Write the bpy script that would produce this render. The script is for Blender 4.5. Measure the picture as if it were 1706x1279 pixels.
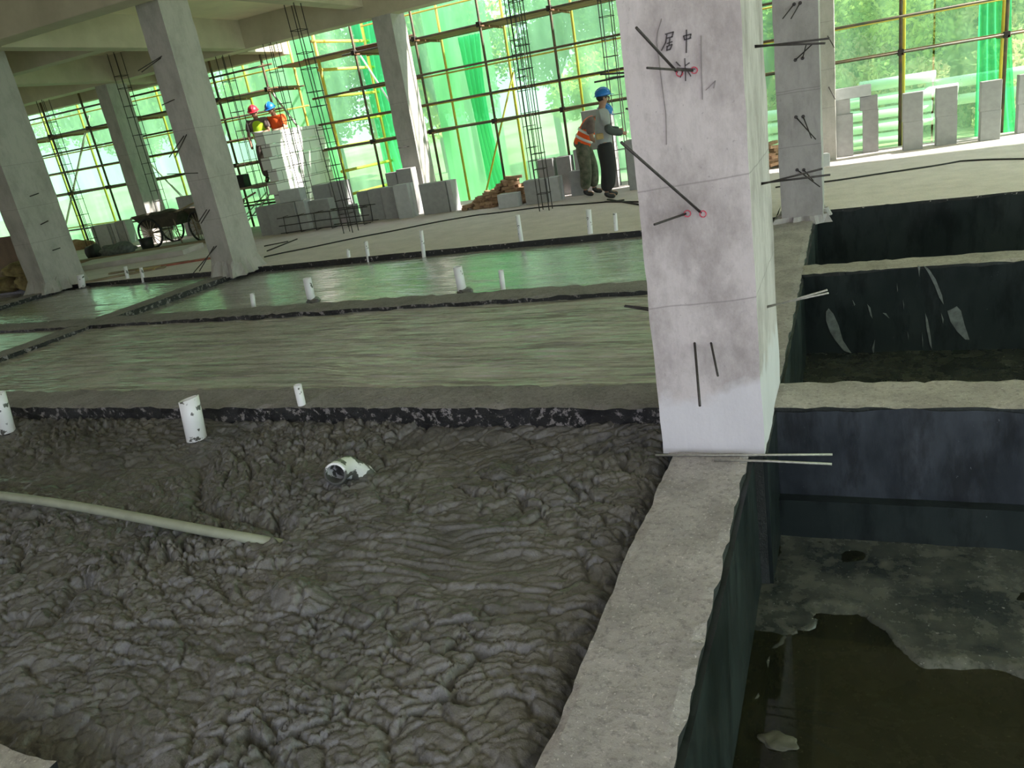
import bpy, bmesh, math, random
import numpy as np
from mathutils import Vector, Matrix
random.seed(7); RNG = np.random.default_rng(7)
for o in list(bpy.data.objects): bpy.data.objects.remove(o)
S = bpy.context.scene; COL = S.collection
# ------------------------------------------------------------------ camera, sky, sun, exposure
EYE = 1.65
PIT, ROLL, YAW, FPX = 0.34064284, -0.17188877, -0.44812566, 1267.35
cF = np.array([math.sin(YAW)*math.cos(PIT), math.cos(YAW)*math.cos(PIT), -math.sin(PIT)])
cR0 = np.array([math.cos(YAW), -math.sin(YAW), 0.0]); cU0 = np.cross(cR0, cF)
cR = cR0*math.cos(ROLL)+cU0*math.sin(ROLL); cU = -cR0*math.sin(ROLL)+cU0*math.cos(ROLL)
cam = bpy.data.objects.new('camera', bpy.data.cameras.new('camera')); COL.objects.link(cam)
cam.matrix_world = Matrix(((cR[0], cU[0], -cF[0], 0), (cR[1], cU[1], -cF[1], 0), (cR[2], cU[2], -cF[2], EYE), (0, 0, 0, 1)))
cam.data.sensor_width = 36; cam.data.lens = FPX*36/1706; cam.data.clip_end = 300; cam.data.clip_start = .02
S.camera = cam
W = bpy.data.worlds.new('sky'); S.world = W; W.use_nodes = True
wn = W.node_tree.nodes; wl = W.node_tree.links
bg = wn['Background']; bg.inputs['Strength'].default_value = 1.5
tcw = wn.new('ShaderNodeTexCoord'); sepw = wn.new('ShaderNodeSeparateXYZ'); rw = wn.new('ShaderNodeValToRGB')
wl.new(tcw.outputs['Generated'], sepw.inputs[0]); wl.new(sepw.outputs['Z'], rw.inputs[0]); wl.new(rw.outputs[0], bg.inputs[0])
rw.color_ramp.elements[0].position = 0.0; rw.color_ramp.elements[0].color = (.82, .84, .94, 1)
rw.color_ramp.elements[1].position = .6; rw.color_ramp.elements[1].color = (.74, .82, 1, 1)
sun = bpy.data.objects.new('sun', bpy.data.lights.new('sun', 'SUN')); COL.objects.link(sun)
sun.data.energy = 8.5; sun.data.color = (1, .94, .87); sun.data.angle = .02
sd = Vector((.89, .21, .62)).normalized(); sun.rotation_euler = sd.to_track_quat('Z', 'Y').to_euler()
S.view_settings.view_transform = 'Standard'; S.view_settings.look = 'None'; S.view_settings.gamma = 1
S.view_settings.exposure = 0.88; S.view_settings.use_curve_mapping = False
S.cycles.max_bounces = 10; S.cycles.diffuse_bounces = 6; S.cycles.transparent_max_bounces = 16
S.cycles.sample_clamp_indirect = 6

# ------------------------------------------------------------------ measuring: where a sight line meets a plane of the building
def sight(x, y): return cF + cR*(x-853)/FPX - cU*(y-639.5)/FPX
def gp(x, y, z=0.0):
    d = sight(x, y); t = (z-EYE)/d[2]; return Vector((d[0]*t, d[1]*t, z))
def at(x, y, X=None, Y=None):
    d = sight(x, y); t = X/d[0] if X is not None else Y/d[1]; return Vector((d[0]*t, d[1]*t, d[2]*t+EYE))

# ------------------------------------------------------------------ noise for modelled surfaces
def hsh(ix, iy, k):
    n = (ix.astype(np.int64)*73856093) ^ (iy.astype(np.int64)*19349663) ^ (k*83492791)
    n = (n ^ (n >> 13))*1274126177 & 0x7fffffff
    n = (n ^ (n >> 15))*668265263 & 0x7fffffff
    return (n ^ (n >> 11))/float(0x7fffffff) % 1.0
def vnoise(x, y, k=0):
    ix = np.floor(x).astype(np.int64); iy = np.floor(y).astype(np.int64); fx = x-ix; fy = y-iy
    fx = fx*fx*(3-2*fx); fy = fy*fy*(3-2*fy)
    a = hsh(ix, iy, k); b = hsh(ix+1, iy, k); c = hsh(ix, iy+1, k); d = hsh(ix+1, iy+1, k)
    return (a*(1-fx)+b*fx)*(1-fy)+(c*(1-fx)+d*fx)*fy - .5
def fbm(x, y, k=0, o=4):
    s = 0; a = 1
    for i in range(o): s = s+a*vnoise(x*2**i, y*2**i, k+i*7); a *= .5
    return s
def worley(x, y, k=0):
    ix = np.floor(x).astype(np.int64); iy = np.floor(y).astype(np.int64)
    f1 = np.full(x.shape, 9.); f2 = np.full(x.shape, 9.); idv = np.zeros(x.shape)
    gx = np.zeros(x.shape); gy = np.zeros(x.shape)
    for i in (-1, 0, 1):
        for j in (-1, 0, 1):
            px = ix+i+hsh(ix+i, iy+j, k); py = iy+j+hsh(ix+i, iy+j, k+31)
            d = np.hypot(px-x, py-y); c = hsh(ix+i, iy+j, k+77)
            m = d < f1
            f2 = np.where(m, f1, np.minimum(f2, d)); idv = np.where(m, c, idv)
            gx = np.where(m, x-px, gx); gy = np.where(m, y-py, gy); f1 = np.where(m, d, f1)
    return f1, f2, idv, gx, gy
def sstep(a, b, x):
    t = np.clip((x-a)/(b-a), 0, 1); return t*t*(3-2*t)

# ------------------------------------------------------------------ materials
def nodes(name):
    m = bpy.data.materials.new(name); m.use_nodes = True
    return m, m.node_tree.nodes, m.node_tree.links, m.node_tree.nodes['Principled BSDF']
def rgba(c): return (c[0], c[1], c[2], 1)
def noise_fac(N, L, scale, detail=6, rough=.6, lo=.35, hi=.65, vec=None, stretch=None, coord='Object'):
    tc = N.new('ShaderNodeTexCoord'); n = N.new('ShaderNodeTexNoise'); r = N.new('ShaderNodeMapRange')
    n.inputs['Scale'].default_value = scale; n.inputs['Detail'].default_value = detail; n.inputs['Roughness'].default_value = rough
    src = tc.outputs[coord]
    if stretch:
        mp = N.new('ShaderNodeMapping'); mp.inputs['Scale'].default_value = stretch; L.new(src, mp.inputs[0]); src = mp.outputs[0]
    L.new(src, n.inputs['Vector']); L.new(n.outputs['Fac'], r.inputs['Value'])
    r.inputs['From Min'].default_value = lo; r.inputs['From Max'].default_value = hi
    return r.outputs['Result'], n.outputs['Fac']
def mixc(N, L, fac, a, b, mode='MIX'):
    m = N.new('ShaderNodeMix'); m.data_type = 'RGBA'; m.blend_type = mode
    if isinstance(fac, float): m.inputs[0].default_value = fac
    else: L.new(fac, m.inputs[0])
    for s, v in ((6, a), (7, b)):
        if isinstance(v, tuple): m.inputs[s].default_value = rgba(v)
        else: L.new(v, m.inputs[s])
    return m.outputs[2]
def bump(N, L, p, h, strength, dist=.01):
    b = N.new('ShaderNodeBump'); b.inputs['Strength'].default_value = strength; b.inputs['Distance'].default_value = dist
    L.new(h, b.inputs['Height']); L.new(b.outputs[0], p.inputs['Normal'])
def mat(name, col, rough=.7, var=.25, scale=8, bmp=.2, metal=0, stretch=None, col2=None, spec=.5):
    m, N, L, p = nodes(name)
    f, raw = noise_fac(N, L, scale, stretch=stretch)
    c2 = col2 or tuple(c*(1-var) for c in col)
    L.new(mixc(N, L, f, col, c2), p.inputs['Base Color'])
    p.inputs['Roughness'].default_value = rough; p.inputs['Metallic'].default_value = metal; p.inputs['Specular IOR Level'].default_value = spec
    if bmp: bump(N, L, p, raw, bmp)
    return m
def mth(N, L, op, a, b=None, c=None):
    n = N.new('ShaderNodeMath'); n.operation = op
    for i, v in enumerate((a, b, c)):
        if v is None: continue
        if isinstance(v, (int, float)): n.inputs[i].default_value = v
        else: L.new(v, n.inputs[i])
    return n.outputs[0]
def column_mat(name, col, dark, seams=(), patch=None, ox=0):
    m, N, L, p = nodes(name)
    f1, r1 = noise_fac(N, L, 3.0, 10, .72, .44, .68, stretch=(1, 1, .6))
    f2, r2 = noise_fac(N, L, 14, 6, .7, .52, .72, stretch=(1, 1, .25))
    f3, r3 = noise_fac(N, L, 55, 4, .6, .66, .72)
    c = mixc(N, L, f1, col, dark)
    f2s = mth(N, L, 'MULTIPLY', f2, .45)
    c = mixc(N, L, f2s, c, tuple(x*.62 for x in col))
    c = mixc(N, L, mth(N, L, 'MULTIPLY', f3, .5), c, tuple(x*.45 for x in col))
    geo = N.new('ShaderNodeNewGeometry'); sp = N.new('ShaderNodeSeparateXYZ'); L.new(geo.outputs['Position'], sp.inputs[0])
    ns = N.new('ShaderNodeTexNoise'); ns.inputs['Scale'].default_value = 5; L.new(geo.outputs['Position'], ns.inputs['Vector'])
    zz = mth(N, L, 'MULTIPLY_ADD', ns.outputs['Fac'], .018, sp.outputs['Z'])
    hts = r1
    for z, tilt in seams:
        z0 = mth(N, L, 'MULTIPLY_ADD', sp.outputs['X'], tilt, zz)
        d = mth(N, L, 'ABSOLUTE', mth(N, L, 'SUBTRACT', z0, z+.009))
        ln = mth(N, L, 'SUBTRACT', 1, mth(N, L, 'DIVIDE', d, .005)); ln = mth(N, L, 'MAXIMUM', ln, 0)
        c = mixc(N, L, mth(N, L, 'MULTIPLY', ln, .6), c, tuple(x*.35 for x in col))
    if patch:   # whitewash / plaster skirt at the foot of the column
        n4 = N.new('ShaderNodeTexNoise'); n4.inputs['Scale'].default_value = 6; n4.inputs['Detail'].default_value = 6; L.new(geo.outputs['Position'], n4.inputs['Vector'])
        t = mth(N, L, 'MULTIPLY_ADD', n4.outputs['Fac'], -.35, mth(N, L, 'SUBTRACT', patch[0]+.175, sp.outputs['Z']))
        t = mth(N, L, 'MULTIPLY_ADD', sp.outputs['X'], .3, mth(N, L, 'ADD', t, .18))
        t = mth(N, L, 'MULTIPLY', t, 14); cl = N.new('ShaderNodeClamp'); L.new(t, cl.inputs[0])
        c = mixc(N, L, mth(N, L, 'MULTIPLY', cl.outputs[0], .8), c, patch[1])
    L.new(c, p.inputs['Base Color']); p.inputs['Roughness'].default_value = .85; p.inputs['Specular IOR Level'].default_value = .25
    hh = mth(N, L, 'ADD', r2, mth(N, L, 'MULTIPLY', r3, .6))
    bump(N, L, p, hh, .35, .006)
    return m
def coated_mat(name, top, coat, chips=.62, dirt=1., rough=.35):   # concrete with bitumen painted on its upright faces
    m, N, L, p = nodes(name)
    f1, r1 = noise_fac(N, L, 3, 8, .7, .35, .65); f2, r2 = noise_fac(N, L, 34, 7, .75, .50, .62)
    t = mixc(N, L, f1, top, tuple(x*(1-.38*dirt**.5) for x in top)); t = mixc(N, L, mth(N, L, 'MULTIPLY', f2, .6*dirt), t, tuple(x*.38 for x in top))
    fs, rs = noise_fac(N, L, 90, 2, .5, .64, .68); t = mixc(N, L, mth(N, L, 'MULTIPLY', fs, .5), t, tuple(min(1, x*1.6) for x in top))
    geo = N.new('ShaderNodeNewGeometry'); sp = N.new('ShaderNodeSeparateXYZ'); L.new(geo.outputs['True Normal'], sp.inputs[0])
    fc, rc = noise_fac(N, L, 18, 8, .75, chips, chips+.03)
    fcb, rcb = noise_fac(N, L, 2.3, 6, .65, .45, .6)
    ct = mixc(N, L, fcb, coat, tuple(x*2.4+.004 for x in coat))
    ct = mixc(N, L, fc, ct, tuple(x*.8 for x in top))
    up = mth(N, L, 'GREATER_THAN', sp.outputs['Z'], .55)
    L.new(mixc(N, L, up, ct, t), p.inputs['Base Color'])
    L.new(mth(N, L, 'MULTIPLY_ADD', up, .88-rough, rough), p.inputs['Roughness'])
    bump(N, L, p, mth(N, L, 'ADD', r2, mth(N, L, 'MULTIPLY', r1, 1.5)), .9, .014)
    return m
M = {}
M['col_main'] = column_mat('column_concrete', (.49, .445, .455), (.26, .23, .23), [(.76, -.06), (1.275, -.05)], (.32, (.56, .545, .59)))
M['col'] = column_mat('grey_column_concrete', (.46, .44, .41), (.33, .32, .29), [(1.44, 0), (2.15, 0), (.85, 0)])
M['col5'] = column_mat('lilac_column_concrete', (.40, .37, .38), (.29, .27, .27), [(1.37, 0), (1.345, .0), (.8, 0)])
M['beam'] = mat('beam_concrete', (.56, .51, .38), .9, .3, 1.5, .15, col2=(.44, .40, .29))
M['slab_under'] = mat('slab_underside', (.82, .74, .55), .9, .15, 1.2, .1)
M['rib'] = coated_mat('rib_concrete', (.32, .295, .295), (.006, .006, .007), .55)
M['rib_light'] = coated_mat('pit_rib_concrete', (.46, .42, .38), (.008, .010, .011), .70)
M['curb'] = coated_mat('curb_concrete', (.46, .42, .42), (.008, .010, .010), .72)
def wall_black(name, base, hi, spec=.4):
    m, N, L, p = nodes(name); p.inputs['Specular IOR Level'].default_value = spec
    f, r = noise_fac(N, L, 1.6, 8, .65, .42, .62, stretch=(1, 1, .5)); f2, r2 = noise_fac(N, L, 30, 5, .7, .70, .73, stretch=(1, 1, .5)); f3, r3 = noise_fac(N, L, 7, 8, .7, .5, .62, stretch=(1, 1, .3))
    c = mixc(N, L, f, base, hi); c = mixc(N, L, mth(N, L, 'MULTIPLY', f3, .7), c, tuple(x*.35 for x in base)); c = mixc(N, L, mth(N, L, 'MULTIPLY', f2, .35), c, (.3, .32, .33))
    L.new(c, p.inputs['Base Color']); p.inputs['Roughness'].default_value = .42
    L.new(mth(N, L, 'MULTIPLY_ADD', f, .25, .3), p.inputs['Roughness'])
    bump(N, L, p, r3, .3, .01); return m
M['slab_plain'] = mat('pale_pad_concrete', (.62, .57, .54), .85, .25, 2, .2)
M['black'] = wall_black('bitumen_coating', (.012, .017, .017), (.018, .025, .024), .25)
M['black_blue'] = wall_black('worn_bitumen_coating', (.014, .018, .023), (.040, .048, .060))
M['slab'] = coated_mat('floor_slab', (.78, .69, .68), (.006, .006, .007), .60, dirt=.25)
def mud_mat(name, a, b, rough, fine=70, bs=.35, spec=.5, st=None, streaky=False, coat=0, coatr=.12):
    m, N, L, p = nodes(name)
    p.inputs['Coat Weight'].default_value = coat; p.inputs['Coat Roughness'].default_value = coatr; p.inputs['Coat IOR'].default_value = 1.4
    f, r = noise_fac(N, L, 2.5, 8, .6, .35, .65); f2, r2 = noise_fac(N, L, fine, 5, .65, .4, .7, stretch=st); f3, r3 = noise_fac(N, L, 160, 3, .6, .5, .7)
    c = mixc(N, L, f, a, b); c = mixc(N, L, mth(N, L, 'MULTIPLY', f2, .45), c, tuple(x*.55 for x in b))
    if streaky:   # long screed smears, with the shade between their highlights put into the colour
        f4, r4 = noise_fac(N, L, 3.2, 7, .72, .46, .60, stretch=(.22, 4.5, 1)); c = mixc(N, L, mth(N, L, 'MULTIPLY', f4, .75), c, tuple(x*.38 for x in b)); r3 = mth(N, L, 'MULTIPLY_ADD', r4, 5., r3)
    L.new(c, p.inputs['Base Color'])
    L.new(mth(N, L, 'MULTIPLY_ADD', f2, .2, rough), p.inputs['Roughness']); p.inputs['Specular IOR Level'].default_value = spec
    bump(N, L, p, mth(N, L, 'ADD', r2, mth(N, L, 'MULTIPLY', r3, .5)), bs, .006); return m
M['mud_near'] = mud_mat('fresh_foamed_concrete', (.155, .148, .138), (.095, .093, .092), .30, 60, .8, coat=.35, coatr=.25)
M['mud_mid'] = mud_mat('setting_foamed_concrete', (.60, .58, .54), (.42, .41, .37), .26, 40, .9, st=(.3, 1.5, 1), streaky=True, coat=1, coatr=.30)
M['mud_far'] = mud_mat('wet_foamed_concrete', (.50, .49, .47), (.38, .37, .35), .24, 40, .6, st=(.4, 1.5, 1), streaky=True, coat=1, coatr=.19)
M['pvc'] = None
def pvc_mat(nm='white_pvc_with_mud', lo=.60):
    m, N, L, p = nodes(nm)
    f, r = noise_fac(N, L, 11, 4, .55, lo, lo+.02)
    L.new(mixc(N, L, f, (.82, .82, .85), (.1, .1, .095)), p.inputs['Base Color']); p.inputs['Roughness'].default_value = .35; return m
M['pvc'] = pvc_mat(); M['pvc_muddy'] = pvc_mat('mud_caked_pvc', .47)
M['hose'] = mat('grey_hose', (.33, .35, .27), .45, .2, 6, .05)
M['block'] = mat('aerated_concrete', (.36, .36, .36), .9, .15, 10, .15)
M['block_light'] = mat('pale_aerated_concrete', (.50, .51, .52), .9, .12, 10, .15)
M['wall_block'] = None
def blockwall():
    m, N, L, p = nodes('block_masonry')
    tc = N.new('ShaderNodeTexCoord'); mp = N.new('ShaderNodeMapping'); b = N.new('ShaderNodeTexBrick')
    sp = N.new('ShaderNodeSeparateXYZ'); cb = N.new('ShaderNodeCombineXYZ'); L.new(tc.outputs['Object'], sp.inputs[0])
    L.new(mth(N, L, 'ADD', sp.outputs['X'], sp.outputs['Y']), cb.inputs[0]); L.new(sp.outputs['Z'], cb.inputs[1]); L.new(cb.outputs[0], b.inputs['Vector'])
    b.inputs['Color1'].default_value = (.82, .80, .77, 1); b.inputs['Color2'].default_value = (.74, .73, .70, 1); b.inputs['Mortar'].default_value = (.25, .24, .22, 1)
    b.inputs['Scale'].default_value = 1; b.inputs['Brick Width'].default_value = .6; b.inputs['Row Height'].default_value = .25; b.inputs['Mortar Size'].default_value = .008
    L.new(b.outputs['Color'], p.inputs['Base Color']); p.inputs['Roughness'].default_value = .9; bump(N, L, p, b.outputs['Fac'], -.4, .01); return m
M['wall_block'] = blockwall()
M['brick'] = mat('clay_brick', (.42, .27, .16), .9, .35, 20, .3, col2=(.28, .18, .11))
M['steel'] = mat('dark_rebar', (.055, .048, .045), .6, .4, 60, .3, metal=.3)
M['steel_light'] = mat('bright_rebar', (.42, .41, .37), .45, .3, 60, .2, metal=.5)
M['pole_dark'] = mat('backlit_scaffold_tube', (.16, .10, .045), .55, .5, 4, .1, metal=.1, col2=(.05, .06, .04))  # brown tube with the dark of its backlit side put into the colour
M['pole_yellow'] = mat('yellow_scaffold_tube', (.80, .62, .06), .5, .25, 3, .1, col2=(.6, .5, .12))
M['pole_white'] = mat('pale_brace_tube', (.75, .72, .68), .5, .2, 3, .1)
M['plank'] = mat('scaffold_board', (.30, .16, .08), .85, .4, 5, .2, stretch=(.3, 4, 4))
M['timber'] = mat('old_timber', (.34, .27, .18), .85, .4, 6, .2, stretch=(.5, 4, 4))
M['clamp'] = mat('coupler', (.05, .04, .035), .6, .3, 20, .2, metal=.4)
M['black_rubber'] = mat('black_rubber', (.02, .02, .02), .6, .3, 12, .1)
M['ink'] = mat('marker_ink', (.06, .05, .055), .8, .1, 12, 0)
M['pencil'] = mat('pencil_line', (.22, .19, .20), .8, .1, 12, 0)
M['red'] = mat('red_marker', (.75, .10, .16), .8, .1, 12, 0)
M['splash'] = mat('mortar_splash', (.17, .19, .18), .85, .5, 14, .2)
M['skin'] = mat('skin', (.36, .20, .13), .6, .1, 10, 0)
M['hair'] = mat('black_hair', (.015, .012, .012), .6, .1, 10, 0)
M['blue_h'] = mat('blue_helmet', (.01, .16, .52), .35, .05, 5, 0)
M['red_h'] = mat('red_helmet', (.50, .03, .05), .35, .05, 5, 0)
M['grey_shirt'] = mat('grey_shirt', (.33, .35, .35), .9, .15, 10, .2)
M['sleeve'] = mat('dark_sleeve', (.075, .09, .085), .9, .2, 10, .2)
M['black_tr'] = mat('black_trousers', (.018, .018, .02), .85, .3, 6, .4)
M['camo'] = mat('camouflage_cloth', (.05, .07, .04), .9, .5, 9, .2, col2=(.17, .16, .12))
M['brown_cloth'] = mat('brown_cloth', (.20, .15, .14), .9, .3, 9, .2)
M['orange'] = mat('orange_vest_cloth', (.95, .13, .02), .8, .1, 9, .1)
M['lime'] = mat('lime_vest_cloth', (.55, .85, .03), .8, .1, 9, .1)
M['stripe'] = mat('reflective_tape', (.75, .75, .72), .4, .05, 9, 0)
M['tan'] = mat('tan_leather', (.50, .36, .16), .8, .2, 9, .1)
M['sand'] = mat('sandy_ground', (.60, .53, .43), .95, .25, .8, .2, col2=(.42, .40, .30))
M['stone'] = mat('muddy_stone', (.10, .10, .07), .8, .4, 14, .3, col2=(.05, .05, .035))
M['grass'] = mat('grass_and_sand', (.24, .30, .12), .95, .3, .35, .2, col2=(.46, .42, .30))
M['sack'] = mat('dirty_sacks', (.35, .29, .13), .9, .5, 4, .4, col2=(.10, .07, .03))
M['dark_timber'] = mat('soiled_dark_timber', (.09, .075, .055), .85, .5, 6, .3)
M['board_red'] = mat('red_painted_board', (.45, .16, .12), .8, .3, 6, .1)
M['plywood'] = mat('brown_formwork_plywood', (.24, .17, .12), .8, .3, 3, .1)
M['bark'] = mat('bark', (.16, .12, .09), .9, .3, 8, .3)
M['bigpipe'] = mat('white_drain_pipe', (.85, .85, .83), .4, .05, 3, 0)
def leaf(name, c1, c2):
    m, N, L, p = nodes(name); out = N['Material Output']
    f, r = noise_fac(N, L, 1.3, 4, .6, .35, .65); c = mixc(N, L, f, c1, c2)
    L.new(c, p.inputs['Base Color']); p.inputs['Roughness'].default_value = .6
    tr = N.new('ShaderNodeBsdfTranslucent'); L.new(c, tr.inputs[0]); mx = N.new('ShaderNodeMixShader'); mx.inputs[0].default_value = .5
    L.new(p.outputs[0], mx.inputs[1]); L.new(tr.outputs[0], mx.inputs[2]); L.new(mx.outputs[0], out.inputs[0]); return m
M['leaf'] = leaf('leaves', (.42, .55, .16), (.14, .26, .07)); M['leaf2'] = leaf('yellow_green_leaves', (.85, .82, .25), (.42, .50, .14)); M['leaf3'] = leaf('reddish_shrub_leaves', (.80, .55, .40), (.50, .58, .22))
def net_mat(name, tcol, dcol, fac):
    m, N, L, p = nodes(name); out = N['Material Output']
    tb = N.new('ShaderNodeBsdfTransparent'); tb.inputs[0].default_value = rgba(tcol)
    tl = N.new('ShaderNodeBsdfTranslucent'); df = N.new('ShaderNodeBsdfDiffuse'); f, r = noise_fac(N, L, 1.1, 5, .6, .3, .7, stretch=(1, 1, .35))
    c = mixc(N, L, f, dcol, tuple(x*.75 for x in dcol)); L.new(c, tl.inputs[0]); L.new(c, df.inputs[0])
    m1 = N.new('ShaderNodeMixShader'); m1.inputs[0].default_value = .25; L.new(tl.outputs[0], m1.inputs[1]); L.new(df.outputs[0], m1.inputs[2])
    m2 = N.new('ShaderNodeMixShader'); L.new(mth(N, L, 'MULTIPLY_ADD', f, .12, fac), m2.inputs[0])
    L.new(m1.outputs[0], m2.inputs[1]); L.new(tb.outputs[0], m2.inputs[2]); L.new(m2.outputs[0], out.inputs[0]); return m
M['net'] = net_mat('green_safety_net', (.60, .95, .68), (.40, .84, .50), .46)
M['net_dense'] = net_mat('dense_green_net', (.50, .95, .60), (.40, .84, .48), .32)
M['net_sheer'] = net_mat('sheer_green_net', (.66, .96, .70), (.42, .84, .48), .62)
M['net_thin'] = net_mat('thin_green_net', (.85, .99, .87), (.5, .85, .6), .62)
M['net_fold'] = net_mat('gathered_green_net', (.40, .95, .62), (.12, .78, .42), .28)

# ------------------------------------------------------------------ objects
def tag(o, label=None, cat=None, group=None, kind=None):
    if label: o['label'] = label
    if cat: o['category'] = cat
    if group: o['group'] = group
    if kind: o['kind'] = kind
    return o
def empty(name, loc, label, cat, group=None, rz=0):
    o = bpy.data.objects.new(name, None); COL.objects.link(o); o.location = loc; o.rotation_euler.z = rz
    o.empty_display_size = .1
    return tag(o, label, cat, group)
def link(name, me, m, parent=None):
    o = bpy.data.objects.new(name, me); COL.objects.link(o)
    for q in (m if isinstance(m, (list, tuple)) else [m]): me.materials.append(q)
    if parent is not None:
        o.parent = parent; o.matrix_parent_inverse = Matrix.Identity(4)
    return o
class MB:
    def __init__(s): s.v = []; s.f = []; s.mi = []; s.sm = []
    def add(s, vs, fs, mi=0, smooth=False):
        k = len(s.v); s.v += [tuple(v) for v in vs]; s.f += [tuple(i+k for i in f) for f in fs]; s.mi += [mi]*len(fs); s.sm += [smooth]*len(fs)
    def box(s, a, b, mi=0, T=None):
        x0, y0, z0 = a; x1, y1, z1 = b
        vs = [Vector(p) for p in ((x0, y0, z0), (x1, y0, z0), (x1, y1, z0), (x0, y1, z0), (x0, y0, z1), (x1, y0, z1), (x1, y1, z1), (x0, y1, z1))]
        if T: vs = [T @ v for v in vs]
        s.add(vs, [(0, 3, 2, 1), (4, 5, 6, 7), (0, 1, 5, 4), (1, 2, 6, 5), (2, 3, 7, 6), (3, 0, 4, 7)], mi)
    def tube(s, pts, r, n=8, cap=True, mi=0):
        pts = [Vector(p) for p in pts]; rs = r if isinstance(r, (list, tuple)) else [r]*len(pts)
        rings = []; up = None
        for i, p in enumerate(pts):
            d = (pts[min(i+1, len(pts)-1)]-pts[max(i-1, 0)]).normalized()
            if up is None: up = Vector((0, 0, 1)) if abs(d.z) < .9 else Vector((1, 0, 0))
            a = d.cross(up).normalized(); up = a.cross(d).normalized()
            rings.append([p+(a*math.cos(2*math.pi*k/n)+up*math.sin(2*math.pi*k/n))*rs[i] for k in range(n)])
        vs = [v for q in rings for v in q]; fs = []
        for i in range(len(pts)-1):
            for k in range(n): fs.append((i*n+k, (i+1)*n+k, (i+1)*n+(k+1) % n, i*n+(k+1) % n))
        s.add(vs, fs, mi, True)
        if cap:
            b = len(s.v)-len(vs); s.f.append(tuple(b+k for k in range(n))); s.f.append(tuple(b+(len(pts)-1)*n+k for k in reversed(range(n)))); s.mi += [mi]*2; s.sm += [False]*2
    def build(s, name, m, parent=None, bevel=0, seg=2):
        me = bpy.data.meshes.new(name); me.from_pydata(s.v, [], s.f); me.update()
        me.polygons.foreach_set('material_index', s.mi); me.polygons.foreach_set('use_smooth', s.sm)
        bm = bmesh.new(); bm.from_mesh(me); bmesh.ops.recalc_face_normals(bm, faces=bm.faces)
        if bevel: bmesh.ops.bevel(bm, geom=bm.edges[:], offset=bevel, segments=seg, affect='EDGES', profile=.5)
        bm.to_mesh(me); bm.free()
        return link(name, me, m, parent)
def grid_mesh(name, X, Y, Z, m, parent=None, flip=False):
    ny, nx = X.shape; co = np.stack([X, Y, Z], -1).reshape(-1, 3).astype(np.float32)
    me = bpy.data.meshes.new(name); me.vertices.add(nx*ny); me.vertices.foreach_set('co', co.ravel())
    i = np.arange(nx-1)[None, :]+np.arange(ny-1)[:, None]*nx
    q = np.stack([i, i+1, i+1+nx, i+nx], -1).reshape(-1, 4)
    if flip: q = q[:, ::-1]
    n = len(q); me.loops.add(n*4); me.loops.foreach_set('vertex_index', q.ravel().astype(np.int32))
    me.polygons.add(n); me.polygons.foreach_set('loop_start', np.arange(0, n*4, 4, dtype=np.int32))
    me.polygons.foreach_set('use_smooth', np.ones(n, bool)); me.update(calc_edges=True); me.validate()
    return link(name, me, m, parent)
def rough_box(name, a, b, m, seg=.06, amp=.012, parent=None, edge=1.0, seed=0, key=None):
    """a concrete member with chipped, uneven arrises"""
    mb = MB(); mb.box(a, b); me = bpy.data.meshes.new(name); me.from_pydata(mb.v, [], mb.f)
    bm = bmesh.new(); bm.from_mesh(me)
    for ax in range(3):
        n = int(max(1, min(320, round((b[ax]-a[ax])/seg))))
        for k in range(1, n):
            co = [0, 0, 0]; no = [0, 0, 0]; co[ax] = a[ax]+(b[ax]-a[ax])*k/n; no[ax] = 1
            bmesh.ops.bisect_plane(bm, geom=bm.verts[:]+bm.edges[:]+bm.faces[:], plane_co=co, plane_no=no, dist=1e-5)
    bmesh.ops.recalc_face_normals(bm, faces=bm.faces)
    for v in bm.verts:
        p = np.array(v.co); hit = [(ax, -1 if abs(p[ax]-a[ax]) < 1e-4 else 1) for ax in range(3) if min(abs(p[ax]-a[ax]), abs(p[ax]-b[ax])) < 1e-4]
        px, py, pz = np.array([p[0]*9+seed]), np.array([p[1]*9+p[2]*3]), np.array([p[2]*9])
        nz = float(fbm(px, py+pz, 3, 3)[0]); nz2 = float(fbm(px+40, py-pz, 5, 3)[0])
        top = abs(p[2]-b[2]) < 1e-4
        for ax, s in hit:
            k = amp*(edge if len(hit) > 1 and (top or key == 'all') else .35)
            v.co[ax] += s*(-abs(nz)*k*1.1 if len(hit) > 1 and ax == 2 else (nz2 if ax != 2 else nz)*k)
    for f in bm.faces: f.smooth = False
    bm.to_mesh(me); bm.free()
    return link(name, me, m, parent)
def struct(o): o['kind'] = 'structure'; return o

def lumpblob(mb, c, r, seed, n=16, T=None):
    vs = []; fs = []
    for i in range(n+1):
        th = math.pi*i/n
        for j in range(n*2):
            ph = math.pi*j/n; d = Vector((math.sin(th)*math.cos(ph), math.sin(th)*math.sin(ph), math.cos(th)))
            k_ = 1+.16*math.sin(d.x*5+seed)*math.cos(d.y*4+seed*2)+.08*math.sin(d.z*9+d.x*7+seed)
            vs.append(Vector(c)+Vector((d.x*r[0], d.y*r[1], d.z*r[2]))*k_)
    for i in range(n):
        for j in range(n*2): fs.append((i*n*2+j, i*n*2+(j+1) % (n*2), (i+1)*n*2+(j+1) % (n*2), (i+1)*n*2+j))
    mb.add(vs, fs, 0, True)
# ================================================================== 1. THE STRUCTURE
CX0, CX1 = -.79, -.44                       # curb between mud bays and pits
SLAB_Y = 9.4
struct(rough_box('floor', (-45, SLAB_Y, -.5), (CX0-.0, 15.05, 0), M['slab'], .35, .012, seed=1))
struct(rough_box('floor', (CX0, 9.55, -.8), (8, 15.25, 0), M['slab'], .25, .02, seed=2))
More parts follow.
